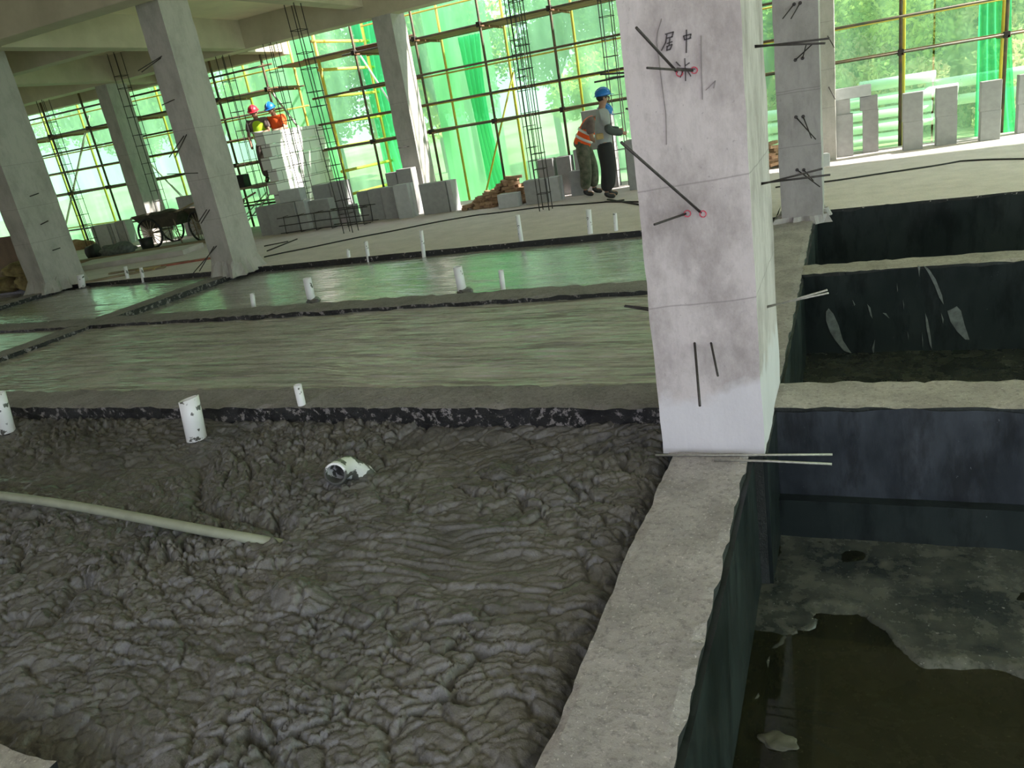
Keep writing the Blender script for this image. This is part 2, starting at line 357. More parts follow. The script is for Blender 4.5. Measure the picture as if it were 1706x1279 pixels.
# ribs of the raft
struct(rough_box('curb_rib', (CX0, -2.2, -.75), (CX1, 3.28, 0), M['curb'], .035, .016, seed=3))
struct(rough_box('curb_rib', (CX0, 4.2, -.75), (CX1+.07, 9.0, 0), M['curb'], .05, .016, seed=4))
struct(rough_box('curb_rib', (CX0-.03, 3.28, -.75), (CX1+.06, 4.22, -.012), M['curb'], .06, .01, seed=41))
struct(rough_box('floor_rib', (-16, 3.82, -.3), (CX0, 4.19, -.004), M['rib'], .05, .03, seed=5))
struct(rough_box('floor_rib', (-16, 6.42, -.3), (CX0, 6.80, -.004), M['rib'], .07, .03, seed=6))
struct(rough_box('floor_rib', (-9.12, 4.17, -.3), (-8.76, 6.42, -.008), M['rib'], .07, .014, seed=7))
struct(rough_box('floor_rib', (-9.12, 6.8, -.3), (-8.76, 9.4, -.008), M['rib'], .07, .014, seed=8))
struct(rough_box('floor_rib', (-13.4, 6.8, -.3), (-13.0, 9.4, -.008), M['rib'], .07, .014, seed=9))
struct(rough_box('floor_rib', (-6, .62, -.3), (-2.28, 1.04, 0), M['rib_light'], .04, .02, seed=10))
struct(rough_box('pit_rib', (CX1+.06, 3.82, -.75), (4.5, 4.17, 0), M['rib_light'], .04, .018, seed=11))
struct(rough_box('pit_rib', (CX1+.06, 6.6, -.75), (6.5, 6.92, 0), M['rib_light'], .05, .022, seed=12))
# bitumen faces of the pits, set just proud of the concrete
def black_face(x0, x1, y, z0, z1, m, seed):
    nx = int((x1-x0)/.05); nz = 14
    X, Z = np.meshgrid(np.linspace(x0, x1, nx), np.linspace(z0, z1, nz))
    ragged = fbm(X*4+seed, X*0+seed, 2, 4)*.035
    Zt = Z + np.where(Z > z1-.01, ragged-.012, 0)
    Y = y-.014+fbm(X*3, Z*3+seed, 9, 4)*.006
    return struct(grid_mesh('pit_wall', X, Y, Zt, m))
black_face(-.38, 4.5, 3.82, -.75, -.005, M['black_blue'], 1)
black_face(-.38, 6.5, 6.6, -.75, -.01, M['black'], 2)
black_face(-.38, 8, 9.55, -.75, -.01, M['black'], 3)
def plate(name, a, b, m, seed=0): return struct(rough_box(name, a, b, m, .1, .006, seed=seed))
plate('pit_wall', (CX1-.01, -2.2, -.74), (CX1+.022, 3.3, -.03), M['black'], 21)
plate('pit_wall', (CX1+.03, 4.17, -.74), (CX1+.085, 6.6, -.03), M['black'], 22)
plate('pit_wall', (CX1+.03, 6.92, -.74), (CX1+.09, 9.55, -.03), M['black'], 23)
plate('pit_wall', (-.45, 3.285, -.75), (-.362, 3.82, -.02), M['black'], 24)       # pilaster under the column
plate('pit_wall', (-.37, 3.74, -.75), (4.5, 3.82, -.5), M['black'], 25)           # wet plinth
# pit floors
def pit_floor(x0, x1, y0, y1, z, m, n=.03, basin=False, seed=0):
    x0 -= .06; y0 -= .05
    X, Y = np.meshgrid(np.arange(x0, x1+n, n), np.arange(y0, y1+n, n))
    Z = z+fbm(X*2.5+seed, Y*2.5, 4, 5)*.022
    if basin:
        yb = np.interp(X+fbm(X*3, Y*3, 8, 4)*.12, BX, BY)+fbm(X*6, Y*6, 12, 3)*.06
        Z = Z-sstep(-.06, .12, yb-Y)*.10
        Z = Z+sstep(.10, 0, np.abs(yb+.05-Y))*.010
    return struct(grid_mesh('pit_floor', X, Y, Z, m))
bpts = [gp(x, y, -.72) for x, y in ((1262, 1200), (1320, 1080), (1345, 1020), (1420, 1018), (1460, 1070), (1500, 1105), (1600, 1112), (1706, 1135))]
bpts.sort(key=lambda p: p.x); BX = [p.x for p in bpts]; BY = [p.y for p in bpts]
def pitfloor_mat(name, a, b, c3):
    m, N, L, p = nodes(name)
    f, r = noise_fac(N, L, 2.2, 10, .7, .42, .60); f2, r2 = noise_fac(N, L, 9, 8, .7, .50, .66); f3, r3 = noise_fac(N, L, 60, 2, .5, .70, .72)
    c = mixc(N, L, f, a, b); c = mixc(N, L, mth(N, L, 'MULTIPLY', f2, .6), c, c3); c = mixc(N, L, f3, c, (.25, .25, .24))
    L.new(c, p.inputs['Base Color']); L.new(mth(N, L, 'MULTIPLY_ADD', f2, .4, .22), p.inputs['Roughness']); bump(N, L, p, r2, .4, .01); return m
M['pit_floor'] = pitfloor_mat('wet_pit_floor', (.022, .028, .026), (.075, .080, .068), (.13, .13, .11))
M['pit_floor2'] = pitfloor_mat('dark_pit_floor', (.018, .022, .018), (.035, .04, .030), (.06, .065, .05))
pit_floor(-.43, 4.5, -2.2, 3.82, -.715, M['pit_floor'], .025, True, 1)
pit_floor(-.38, 5.5, 4.15, 6.62, -.70, M['pit_floor2'], .05, False, 2)
pit_floor(-.38, 7, 6.9, 9.57, -.70, M['pit_floor2'], .08, False, 3)
def water_mat():
    m, N, L, p = nodes('standing_water'); out = N['Material Output']
    tb = N.new('ShaderNodeBsdfTransparent'); tb.inputs[0].default_value = (.45, .46, .30, 1); gl = N.new('ShaderNodeBsdfGlossy'); gl.inputs['Roughness'].default_value = .03
    fr = N.new('ShaderNodeFresnel'); fr.inputs[0].default_value = 1.33; mx = N.new('ShaderNodeMixShader'); df = N.new('ShaderNodeBsdfDiffuse'); df.inputs[0].default_value = (.030, .032, .018, 1)
    m0 = N.new('ShaderNodeMixShader'); m0.inputs[0].default_value = .35; L.new(tb.outputs[0], m0.inputs[1]); L.new(df.outputs[0], m0.inputs[2])
    L.new(fr.outputs[0], mx.inputs[0]); L.new(m0.outputs[0], mx.inputs[1]); L.new(gl.outputs[0], mx.inputs[2]); L.new(mx.outputs[0], out.inputs[0]); return m
M['water'] = water_mat()
Xw, Yw = np.meshgrid(np.linspace(-.46, 4.5, 12), np.linspace(-2.2, 3.74, 12))
struct(tag(grid_mesh('water', Xw, Yw, Xw*0-.722, M['water']), 'shallow dark water standing in the nearest pit', kind='structure'))
mb = MB(); mb.box((-46, -9, -1.3), (14, 15, -1.0)); struct(mb.build('ground', M['sand']))
# ceiling
ZS, ZB = 4.32, 3.76
ROOF_Y0 = -3.5
mb = MB(); mb.box((-45, ROOF_Y0, ZS), (9, 15.0, ZS+.12)); struct(mb.build('ceiling', M['slab_under']))
def beam(a, b, seed=0):
    mb = MB(); mb.box(a, b); return struct(mb.build('ceiling_beam', M['beam'], bevel=.012))
beam((-45, 14.18, ZB), (9, 14.55, ZS+.05))                       # edge beam over the far columns
beam((-45, 8.35, ZB+.02), (9, 8.72, ZS+.05))
beam((-45, 10.8, ZB+.04), (-11.9, 11.08, ZS+.05))
beam((-45, 3.3, ZB), (9, 3.66, ZS+.05)) 
mb = MB(); mb.box((-8.9, 9.55, ZB+.22), (-8.58, 14.18, ZS+.04)); struct(mb.build('ceiling_beam', M['beam'], bevel=.012))
for x, y0, y1 in ((-.75, 3.66, 14.18), (-11.95, 8.72, 14.18), (-15.9, 11.08, 14.18), (-15.9, 8.72, 10.8), (-20.4, 8.72, 14.18)):
    beam((x, y0, ZB+.01), (x+.32, y1, ZS+.04))
mb = MB(); mb.box((-46, -4.1, -1.0), (-5.0, -3.8, ZS)); struct(mb.build('rear_light_blocker', M['beam']))  # unseen wall, added to cut the rear light on the left columns
# canopy beyond the edge beam at the left
mb = MB(); mb.box((-45, 14.55, 4.2), (-11.9, 16.0, 4.35)); struct(mb.build('ceiling', M['slab_under']))
for a, b in (((-45, 15.75, 3.7), (-11.9, 16.0, 4.22)), ((-12.2, 14.55, 3.75), (-11.9, 15.75, 4.22)), ((-16.2, 14.55, 3.75), (-15.9, 15.75, 4.22))): beam(a, b)
# the ground outside
X, Y = np.meshgrid(np.linspace(-50, 40, 90), np.linspace(15.0, 60, 46))
Z = -.32+fbm(X*.3, Y*.3, 3, 3)*.15*sstep(18, 24, Y)+sstep(24, 45, Y)*1.5
struct(grid_mesh('ground', X, Y, Z, M['grass']))

# ================================================================== 2. WET CONCRETE FILLS
def fill(name, x0, x1, y0, y1, dx, dy, fn, m, label):
    X, Y = np.meshgrid(np.arange(x0, x1+dx, dx), np.arange(y0, y1+dy, dy)); Z = fn(X, Y)
    return tag(grid_mesh(name, X, Y, Z, m), label, 'concrete', kind='stuff')
def lumpy(X, Y):
    wx = fbm(X*1.4, Y*1.4, 1, 3)*.16; wy = fbm(X*1.4+9, Y*1.4, 5, 3)*.16
    ang = .45+fbm(X*.4, Y*.4, 20, 2)*.5
    u = (X+wx)*np.cos(ang)+(Y+wy)*np.sin(ang); v = -(X+wx)*np.sin(ang)+(Y+wy)*np.cos(ang)
    u = u+fbm(X*8, Y*8, 90, 4)*.055; v = v+fbm(X*8, Y*8, 91, 4)*.055
    def lobes(s, k, ar):
        f1, f2, c, gx, gy = worley(u*s/ar, v*s, k); e = np.clip((f2-f1)*3.4, 0, 1)
        return (1-(1-e)**2.2)*(.55+.45*c)+ (gx*.5+gy*.8)*(c-.2)
    def cracks(s, k, ar, w):
        f1, f2, c, gx, gy = worley(u*s/ar, v*s, k); return np.exp(-((f2-f1)/w)**2)*np.clip(.3+2.2*vnoise(X*3, Y*3, k+5), 0, 1)
    h = -cracks(6., 11, 1.8, .07)*.03-cracks(12, 12, 1.7, .10)*.016+lobes(6.0, 11, 1.8)*.024+lobes(12, 12, 1.7)*.024+lobes(24, 13, 1.7)*.014+lobes(50, 14, 1.5)*.005
    return h*(.75+.9*fbm(X*1.7, Y*1.7, 44, 2))+fbm(X*1.2, Y*1.2, 40, 3)*.03-np.abs(fbm(u*5, v*8, 45, 4))*.045+fbm(X*40, Y*40, 46, 2)*.0025
def near(X, Y):
    h = lumpy(X, Y)
    # streaks dragged by the screed between hose end and curb
    reg = sstep(-2.6, -2.1, X)*sstep(-.95, -1.2, X)*sstep(2.05, 2.3, Y)*sstep(2.85, 2.65, Y)
    st = worley((X*.8+Y*.35)*2.2, (Y-X*.12)*20+fbm(X*3, Y*6, 77, 2)*1.5, 60); h = h*(1-.5*reg)+reg*np.clip((st[1]-st[0])*2, 0, 1)*.024
    def mound(cx, cy, rx, ry, a, p=2):
        return a*np.exp(-(np.abs((X-cx)/rx)**p+np.abs((Y-cy)/ry)**p))
    h = h+mound(-2.16, 2.06, .15, .085, .085)+mound(-2.62, 3.0, .22, .17, .03)
    # channels
    def chan(pts, w, d):
        g = 0
        for (ax, ay), (bx, by) in zip(pts[:-1], pts[1:]):
            L2 = (bx-ax)**2+(by-ay)**2; t = np.clip(((X-ax)*(bx-ax)+(Y-ay)*(by-ay))/L2, 0, 1)
            dd = np.hypot(X-ax-t*(bx-ax), Y-ay-t*(by-ay)); g = np.maximum(g, np.exp(-(dd/w)**2))
        return -d*g
    h = h+chan([(-3.86, 3.25), (-3.62, 2.95), (-3.35, 2.72), (-3.0, 2.6), (-2.6, 2.56)], .05, .045)
    h = h+chan([(-3.4, 1.95), (-3.28, 1.72), (-3.55, 1.62)], .045, .05)
    return -.105+h-.05-.09*np.exp(-((X+.80)/.075)**2)-.06*sstep(1.35, 1.08, Y)*sstep(-1.9, -2.3, X)+.02*sstep(3.6, 3.8, Y)
fill('foamed_concrete', -4.4, -.78, .35, 3.83, .0062, .0062, near, M['mud_near'], 'rough freshly poured dark foamed concrete filling the nearest left bay')
fill('foamed_concrete', -16, -4.393, .9, 3.83, .016, .012, near, M['mud_near'], 'rough dark foamed concrete at the left end of the nearest bay')
def streak(amp, sx, sy, base, k):
    def fn(X, Y):
        w = fbm(X*.35, Y*.8, k, 3)*.35
        f1, f2, c, gx, gy = worley(X*sx, (Y+w)*sy, k+3); e = np.clip((f2-f1)*2, 0, 1)
        f = fbm(X*sx*1.6, (Y+w)*sy*1.8, k+9, 4)
        return base+amp*(e*.5*(.4+.6*c)+f*.9+gy*.35)+fbm(X*.5, Y*.9, k+4, 3)*.02
    return fn
fill('foamed_concrete', -8.78, -.78, 4.16, 6.46, .020, .007, streak(.014, 1.6, 20, -.055, 3), M['mud_mid'], 'olive streaky foamed concrete screeded in the middle left bay')
fill('foamed_concrete', -8.78, -.78, 6.78, 9.42, .03, .012, streak(.006, 1.2, 13, -.085, 5), M['mud_far'], 'wet shiny foamed concrete in the far bay below the slab edge')
fill('foamed_concrete', -13.02, -9.1, 6.78, 9.42, .04, .025, streak(.010, 1.1, 8, -.08, 6), M['mud_far'], 'wet foamed concrete in the far bay between the two left columns')
fill('foamed_concrete', -16, -9.1, 4.16, 6.46, .05, .025, streak(.012, 1.1, 6, -.050, 8), M['mud_mid'], 'foamed concrete in the bay at the left edge beyond the diagonal rib')
fill('foamed_concrete', -18, -13.38, 6.78, 9.42, .06, .04, streak(.010, 1.1, 8, -.075, 7), M['mud_far'], 'foamed concrete in front of the leftmost column')

# ================================================================== 3. COLUMNS
def rebar(parent, pts, r=.005, m='steel', name='rebar_tie'):
    mb = MB(); mb.tube([Vector(p)-parent.location for p in pts], r, 6); return mb.build(name, M[m], parent)
def column(x0, x1, y0, y1, m, label, z1=None, seg=.12, z0=0., amp=.008):
    t = empty('concrete_column', ((x0+x1)/2, (y0+y1)/2, z0), label, 'column')
    L_ = t.location
    rough_box('shaft', tuple(Vector((x0, y0, z0-.02))-L_), tuple(Vector((x1, y1, z1 or ZS+.01))-L_), m, seg, amp, parent=t, key='all', seed=int(x0*10) % 17)
    return t
def skirt(t, w, d, h, m, seed):   # lump of mortar slumped round the foot
    n = 40; mb = MB(); vs = []
    for j, (k, z) in enumerate(((1.0, -.04), (.55, .05), (.2, h*.7), (-.05, h))):
        for i in range(n):
            a = 2*math.pi*i/n; c, s = math.cos(a), math.sin(a); q = max(abs(c), abs(s)); g = .06+.05*math.sin(i*1.7+seed)+.03*math.sin(i*4.1)
            vs.append((c/q*(w/2+k*g), s/q*(d/2+k*g), z+(.03*math.sin(i*2.3+seed) if j == 3 else 0)))
    mb.add(vs, [(j*n+i, j*n+(i+1) % n, (j+1)*n+(i+1) % n, (j+1)*n+i) for j in range(3) for i in range(n)])
    mb.build('mortar_skirt', m, t)
c_main = column(-.84, -.372, 3.3, 4.2, M['col_main'], 'nearest pinkish concrete column with handwriting, red-circled rebar ends and a whitened foot', seg=.06)
FY, FX = 3.302, -.374
def Pm(x, y, Y): return at(x, y, Y=Y)
for a, b, d, r in (((1130, 122), (1060, 46), 3.0, .0055), ((1157, 118), (1078, 113), 3.0, .0045), ((1170, 356), (1035, 237), 2.85, .0055), ((1145, 355), (1090, 374), 3.1, .005), ((1157, 568), (1166, 676), 2.95, .0055), ((1184, 568), (1196, 626), 3.1, .005)):
    rebar(c_main, [Pm(*a, FY+.01), Pm(*b, d)], r)
for a, tips in (((1253, 79), ((1382, 64), (1375, 72))), ((1264, 308), ((1370, 281), (1383, 291))), ((1274, 513), ((1378, 483), (1380, 488)))):
    root = at(*a, X=FX-.01)
    for i, b in enumerate(tips): rebar(c_main, [root+Vector((0, 0, .006*i)), at(*b, Y=root.y-.1)], .0048, 'steel' if a[1] < 500 else 'steel_light')
for a, b in (((990, 137), (1046, 125)), ((1000, 124), (1048, 124)), ((1043, 181), (1058, 192)), ((1040, 510), (1090, 524)), ((1041, 509), (1090, 518))):
    p = at(*b, Y=3.7); p.x = max(p.x, -.835)
    rebar(c_main, [at(*a, Y=3.6), p], .0048)
# marks on its front face: thin strokes lying on the concrete
def strokes(parent, name, lines, w, m, Y=FY-.0095, label=None):
    mb = MB()
    for ln in lines:
        pts = [at(x, y, Y=Y) for x, y in ln]
        for p, q in zip(pts[:-1], pts[1:]):
            d = (q-p).normalized(); n = Vector((-d.z, 0, d.x))*w/2; e = d*w*.35
            vs = [p-n-e, q-n+e, q+n+e, p+n-e]; vs = [v-parent.location for v in vs]; bk = [v+Vector((0, .004, 0)) for v in vs]
            mb.add(vs+bk, [(0, 1, 2, 3), (4, 7, 6, 5), (0, 4, 5, 1), (1, 5, 6, 2), (2, 6, 7, 3), (3, 7, 4, 0)])
    o = mb.build(name, M[m], parent)
    if label: o['label'] = label
    return o
k = 400/1279; Q = lambda *p: [(1020+p[i]*k, p[i+1]*k) for i in range(0, len(p), 2)]
strokes(c_main, 'handwriting', [Q(283, 182, 325, 170), Q(325, 170, 318, 196), Q(318, 196, 288, 204), Q(290, 184, 284, 225, 262, 268), Q(292, 232, 318, 222), Q(306, 205, 302, 240), Q(290, 248, 318, 236), Q(292, 248, 290, 268), Q(318, 238, 308, 262), Q(290, 268, 308, 262)], .0042, 'ink', label='handwritten dark character beside the top rebars')
strokes(c_main, 'handwriting', [Q(380, 192, 385, 212), Q(380, 192, 418, 182, 414, 202), Q(385, 212, 418, 202), Q(395, 160, 394, 280)], .0042, 'ink', label='handwritten dark character, second of the pair')
strokes(c_main, 'handwriting', [Q(340, 330, 362, 352), Q(410, 335, 388, 350), Q(345, 362, 440, 368), Q(386, 312, 390, 430), Q(380, 366, 362, 412), Q(392, 366, 418, 405)], .0034, 'ink', label='small star-like mark between the red circles')
strokes(c_main, 'pencil_line', [Q(235, 222, 262, 440, 285, 610, 288, 770), Q(472, 190, 474, 360, 480, 530), Q(262, 100, 240, 170, 236, 222), Q(498, 480, 548, 430, 540, 470)], .0022, 'pencil')
for cx, cy in ((358, 390), (436, 374), (400, 1138), (483, 1140)):
    ring = [(cx+17*math.cos(a*.52), cy+17*math.sin(a*.52)) for a in range(13)]
    strokes(c_main, 'red_circle', [Q(*[v for p in ring for v in p])], .0035, 'red')
c2 = column(-9.03, -8.6, 8.95, 9.52, M['col'], 'tall grey column left of the workers, standing where two ribs meet')
skirt(c2, .43, .57, .22, M['col'], 1)
c1 = column(-13.37, -12.92, 8.93, 9.72, M['col'], 'leftmost large grey column beside the sack heap')
skirt(c1, .45, .79, .2, M['col'], 2)
c3 = column(-8.46, -8.04, 14.2, 14.75, M['col'], 'far column with a sunlit right side, left of the gap with the brick pile')
c4 = column(-16.3, -15.92, 14.2, 14.8, M['col'], 'far column beside the wheelbarrows, between the two big left columns')
c5 = column(-.70, -.27, 9.0, 9.6, M['col5'], 'lilac-grey column standing behind the nearest column at the slab edge')
skirt(c5, .40, .57, .06, M['col5'], 3)
c6 = column(-.62, -.20, 14.25, 14.75, M['col'], 'dark far column half hidden behind the lilac-grey one')
struct(rough_box('curb_rib', (-.8, 8.98, -.75), (-.38, 9.6, -.01), M['curb'], .08, .01, seed=42))
for a, b in (((1323, 7), (1304, 31)), ((1333, 5), (1318, 31)), ((1325, 100), (1355, 72)), ((1337, 97), (1343, 75)), ((1326, 195), (1359, 232)), ((1338, 194), (1352, 230)), ((1328, 283), (1366, 311)), ((1339, 283), (1355, 301))):
    rebar(c5, [at(*a, Y=9.01), at(*b, Y=8.75)], .006); 
    mb = MB(); p = at(*a, Y=8.995)-c5.location; mb.tube([p, p+Vector((0, .02, 0))], .018, 10); mb.build('anchor_spot', M['ink'], c5)
for a, b in (((272, 92), (230, 118)), ((270, 95), (236, 120)), ((292, 165), (270, 175)), ((312, 222), (292, 262)), ((308, 224), (282, 262)), ((333, 288), (278, 290)), ((345, 348), (331, 370)), ((350, 348), (335, 372)), ((363, 407), (322, 455)), ((358, 408), (332, 452))):
    rebar(c2, [at(*a, Y=8.97), at(*b, Y=8.65)], .007)
for a, b in (((64, 322), (50, 327)), ((80, 368), (68, 374)), ((100, 413), (88, 417))):
    p = at(*a, X=-12.91); rebar(c1, [p, at(*b, X=-12.84)], .009)
for z in (1.18, 1.95): rebar(c6, [(-.3, 14.27, z), (-.2, 14.0, z-.2)], .008)
for z in (.55, 1.3): rebar(c3, [(-8.2, 14.21, z), (-8.35, 14.0, z+.01)], .008)
# loose bars lying across the foot of the nearest column
def bar_thing(pts, r, label, m='steel', cat='rebar', name='rebar', group=None):
    p0 = Vector(pts[0]); t = MB(); t.tube([Vector(p)-p0 for p in pts], r, 6); o = t.build(name, M[m]); o.location = p0; return tag(o, label, cat, group)
bar_thing([gp(1092, 758, .006), gp(1240, 758, .008), gp(1387, 757, .01)], .0055, 'long thin steel bar lying across the curb against the foot of the nearest column', 'steel_light')
bar_thing([gp(1190, 766, .006), gp(1280, 768, .008), gp(1386, 773, .01)], .0055, 'shorter thin steel bar on the curb, in front of the long one', 'steel_light')

# ================================================================== 4. SCAFFOLD AND NET
def scaffold(label, x0, n, yi, yo, levels, decks, ztop, sp=1.5, zb=-.3):
    t = empty('scaffold', (x0, yi, zb), label, 'scaffold'); L_ = t.location
    def pole(a, b, r, m, nm):
        mb = MB(); mb.tube([Vector(a)-L_, Vector(b)-L_], r, 8); return mb.build(nm, M[m], t)
    x1 = x0+sp*(n-1)
    for i in range(n):
        x = x0+sp*i
        pole((x, yi, zb), (x, yi, ztop), .028, 'pole_dark', 'standard'); pole((x+.1, yo, zb), (x+.1, yo, ztop), .030, 'pole_yellow', 'standard')
        for z in decks: pole((x+.03, yi-.1, z-.03), (x+.03, yo+.1, z-.03), .022, 'plank', 'transom')
    for z in levels:
        dk = z in decks
        pole((x0-.3, yi-.05, z), (x1+.3, yi-.05, z), .022, 'pole_dark', 'ledger'); pole((x0-.3, yo-.05, z), (x1+.3, yo-.05, z), .018, 'pole_yellow' if not dk else 'pole_dark', 'ledger')
        if dk:
            for j in range(3):
                mb = MB(); y = yi+.12+j*.27; mb.box((-.2, y-L_.y, z-.01-L_.z), (x1-x0+.2, y+.24-L_.y, z+.03-L_.z)); mb.build('plank', M['plank'], t)
            for i in range(n):
                mb = MB(); x = x0+sp*i; mb.box((x-.045-L_.x, yi-.1-L_.y, z-.05-L_.z), (x+.045-L_.x, yi+.03-L_.y, z+.05-L_.z)); mb.build('coupler', M['clamp'], t, bevel=.01)
    return t, pole
sc_r, pr = scaffold('dark and yellow tube scaffold standing outside the far edge, right of the sunlit block wall', -9.7, 10, 15.3, 16.3, (1.5, 2.05, 2.64, 3.34, 3.95), (1.5, 3.34), 6.0)
sc_l, pl = scaffold('tube scaffold with brown boards outside the far edge, behind the left columns', -22.7, 8, 15.3, 16.3, (.5, 1.48, 2.05, 2.55, 3.0, 3.5), (1.48, 3.0), 6.0)
for a, b in (((-22, 16.25, .2), (-19.2, 16.25, 3.4)), ((-18.6, 16.25, 3.3), (-16.5, 16.25, .6)), ((-12.9, 16.2, 3.1), (-11.9, 16.2, 1.4))): pl(a, b, .03, 'pole_white', 'brace')
for a, b in (((-7.7, 16.2, -.2), (-6.5, 16.2, 2.4)),): pr(a, b, .022, 'pole_yellow', 'brace')
# stair tower with many rungs
tw = empty('scaffold_tower', (-11.2, 15.4, -.3), 'bright yellow tube stair tower beside the far column with the sunlit side', 'scaffold')
def tp(a, b, r, m='pole_yellow', nm='standard'):
    mb = MB(); mb.tube([Vector(a)-tw.location, Vector(b)-tw.location], r, 8); mb.build(nm, M[m], tw)
for x, y in ((-10.95, 15.7), (-10.75, 17.5), (-9.9, 17.5)): tp((x, y, -.3), (x, y, 5.5), .038)
for z in (.4, .95, 1.5, 2.05, 2.62, 3.2, 3.8): tp((-10.95, 15.6, z), (-10.75, 17.7, z), .034, nm='rung')
for z in (1.5, 2.05, 2.62, 3.45): tp((-11.2, 15.5, z), (-8.3, 15.5, z), .024, 'pole_dark', 'ledger')
tp((-10.9, 17.4, 3.5), (-9.6, 17.4, .8), .026, 'pole_white', 'brace')
for z in (1.46, 3.42):
    for j in range(3):
        mb = MB(); mb.box((-12.0+11.2, .15+j*.27, z+.3), (-8.6+11.2, .38+j*.27, z+.34)); mb.build('plank', M['plank'], tw)
# cuplock of net panels
def net(name, x0, x1, y, z0, z1, label, bulge=None, seed=0, m='net', dx=.08, amp=1.):
    X, Z = np.meshgrid(np.arange(x0, x1+dx, dx), np.arange(z0, z1+.1, .1))
    Y = y+amp*(fbm(X*.9+seed, Z*.35, 3, 3)*.10+fbm(X*5+seed, Z*.6, 6, 2)*.025+.04*np.abs(np.sin((X-x0)*math.pi/1.5)))
    return tag(grid_mesh(name, X, Y, Z, M[m]), label, 'safety net')
net('safety_net', -32, -16.6, 16.45, -.35, 6.2, 'green safety net hung between the leftmost column and the column by the wheelbarrows', seed=1, m='net_dense')
net('safety_net', -16.55, -11.6, 16.45, -.35, 6.2, 'green safety net behind the sunlit block wall and the two men on the trestle', seed=2, m='net_dense')
net('safety_net', -13.2, -7.6, 17.8, -.35, 4.7, 'green safety net behind the yellow stair tower', seed=3)
net('safety_net', -8.55, -3.0, 16.45, -.30, 4.6, 'wide green safety net behind the brick pile and the standing workers', seed=4)
net('safety_net', -2.95, 1.35, 16.45, -.35, 4.6, 'green safety net in front of the white pipe stack, right of the nearest column', seed=5, m='net_sheer')
net('safety_net', 1.4, 9.5, 16.45, -.35, 4.6, 'green safety net at the right edge of the picture', seed=6, m='net_sheer')
Yn, Zn = np.meshgrid(np.arange(-6, 16.5, .25), np.arange(-.9, 6.2, .25))
tag(grid_mesh('safety_net', 9.6+fbm(Yn*.9, Zn*.4, 3, 3)*.1, Yn, Zn, M['net_thin']), 'thin green net closing the right-hand side of the building', kind='structure')
Yn, Zn = np.meshgrid(np.arange(16.4, 17.9, .1), np.arange(-.35, 4.65, .1))
tag(grid_mesh('safety_net', -8.55+.03*np.sin(Yn*9), Yn, Zn, M['net']), 'short return of green safety net at the right side of the yellow stair tower', 'safety net')
def fold(x0, x1, zt, zb_, shift, label, y=16.38):
    n = 26; X, Z = np.meshgrid(np.linspace(0, 1, n), np.linspace(zb_, zt, 40))
    tt = (zt-Z)/(zt-zb_); XX = x0+shift*tt+X*(x1-x0)*(1-.35*np.sin(tt*3)); YY = y+.05*np.sin(X*26+Z*.8)
    return tag(grid_mesh('gathered_net', XX, YY, Z, M['net_fold']), label, 'safety net')
fold(-7.75, -7.2, 3.3, -.2, .15, 'dark green gathered fold of net hanging left of the brick pile')
fold(2.05, 2.75, 6.0, -.25, .0, 'saturated green gathered net beside the rightmost pole')
fold(-11.1, -10.0, 4.6, 0, .1, 'green net folded round the yellow stair tower', 17.6)

# ================================================================== 5. TALL STEEL CAGES FOR THE INFILL POSTS
def cage(x, y, w, d, z1, label, z0=0, lean=(0, 0), st=.32, r=.008, extra=False):
    t = empty('rebar_cage', (x, y, z0), label, 'rebar cage')
    cs = [(-w/2, -d/2), (w/2, -d/2), (w/2, d/2), (-w/2, d/2)]; H = z1-z0
    for i, (a, b) in enumerate(cs):
        mb = MB(); k = .35 if i == 0 and extra else 1
        mb.tube([(a*k, b*k, 0), (a, b, min(.25, H/3)), (a+lean[0]*.5+.01*math.sin(i*2), b+lean[1]*.5, H*.5), (a+lean[0], b+lean[1], H)], r, 6); mb.build('vertical_bar', M['steel'], t)
    n = int(H/st)
    for j in range(1, n):
        z = j*st+.04*math.sin(j*3.3+x); f = z/H; mb = MB(); q = [(a*1.1+lean[0]*f, b*1.1+lean[1]*f, z) for a, b in cs]
        mb.tube(q+[q[0]], r*.7, 5, cap=False); mb.build('stirrup', M['steel'], t)
    return t
cage(-4.66, 12.15, .17, .17, 4.3, 'tall square rebar cage rising from the floor in front of the two standing workers')
cage(-8.62, 12.15, .2, .2, 3.96, 'tall rebar cage in front of the grey block stack, rising to the ceiling beam', lean=(-.12, 0))
cage(-15.15, 14.0, .2, .2, 4.3, 'rebar cage standing against the column by the wheelbarrows')
cage(-5.6, 14.35, .18, .18, 3.76, 'thin rebar cage behind the block heap, left of the bent worker')
cage(-3.85, 14.3, .2, .2, 3.76, 'rebar cage above the blue helmet of the worker in the grey shirt')
cage(-11.0, 14.2, .2, .2, 3.76, 'rebar cage in front of the sunlit block wall')
cage(-12.4, 14.3, .2, .2, 3.76, 'rebar cage behind the second column, beside the red-helmeted worker', z0=0)
cage(-18.3, 14.3, .2, .2, 3.76, 'rebar cage between the leftmost column and the far blocks')
cage(-14.2, 14.4, .3, .2, 3.76, 'rebar cage above the right-hand wheelbarrow')
# a cage lying down
t = empty('lying_rebar_cage', (-10.9, 12.9, 0), 'low rebar cage lying on the floor in front of the grey block stack', 'rebar cage')
for y, z in ((0, .03), (.3, .03), (0, .34), (.3, .34), (.0, .18)):
    mb = MB(); mb.tube([(0, y, z), (1.1, y+.02, z+.02), (2.25, y, z+.01)], .010, 6); mb.build('long_bar', M['steel'], t)
for i in range(6):
    x = .15+i*.39; q = [(x, -.01, .02), (x+.03, -.01, .36), (x+.03, .31, .36), (x, .31, .02)]; mb = MB(); mb.tube(q+[q[0]], .008, 5, cap=False); mb.build('stirrup', M['steel'], t)

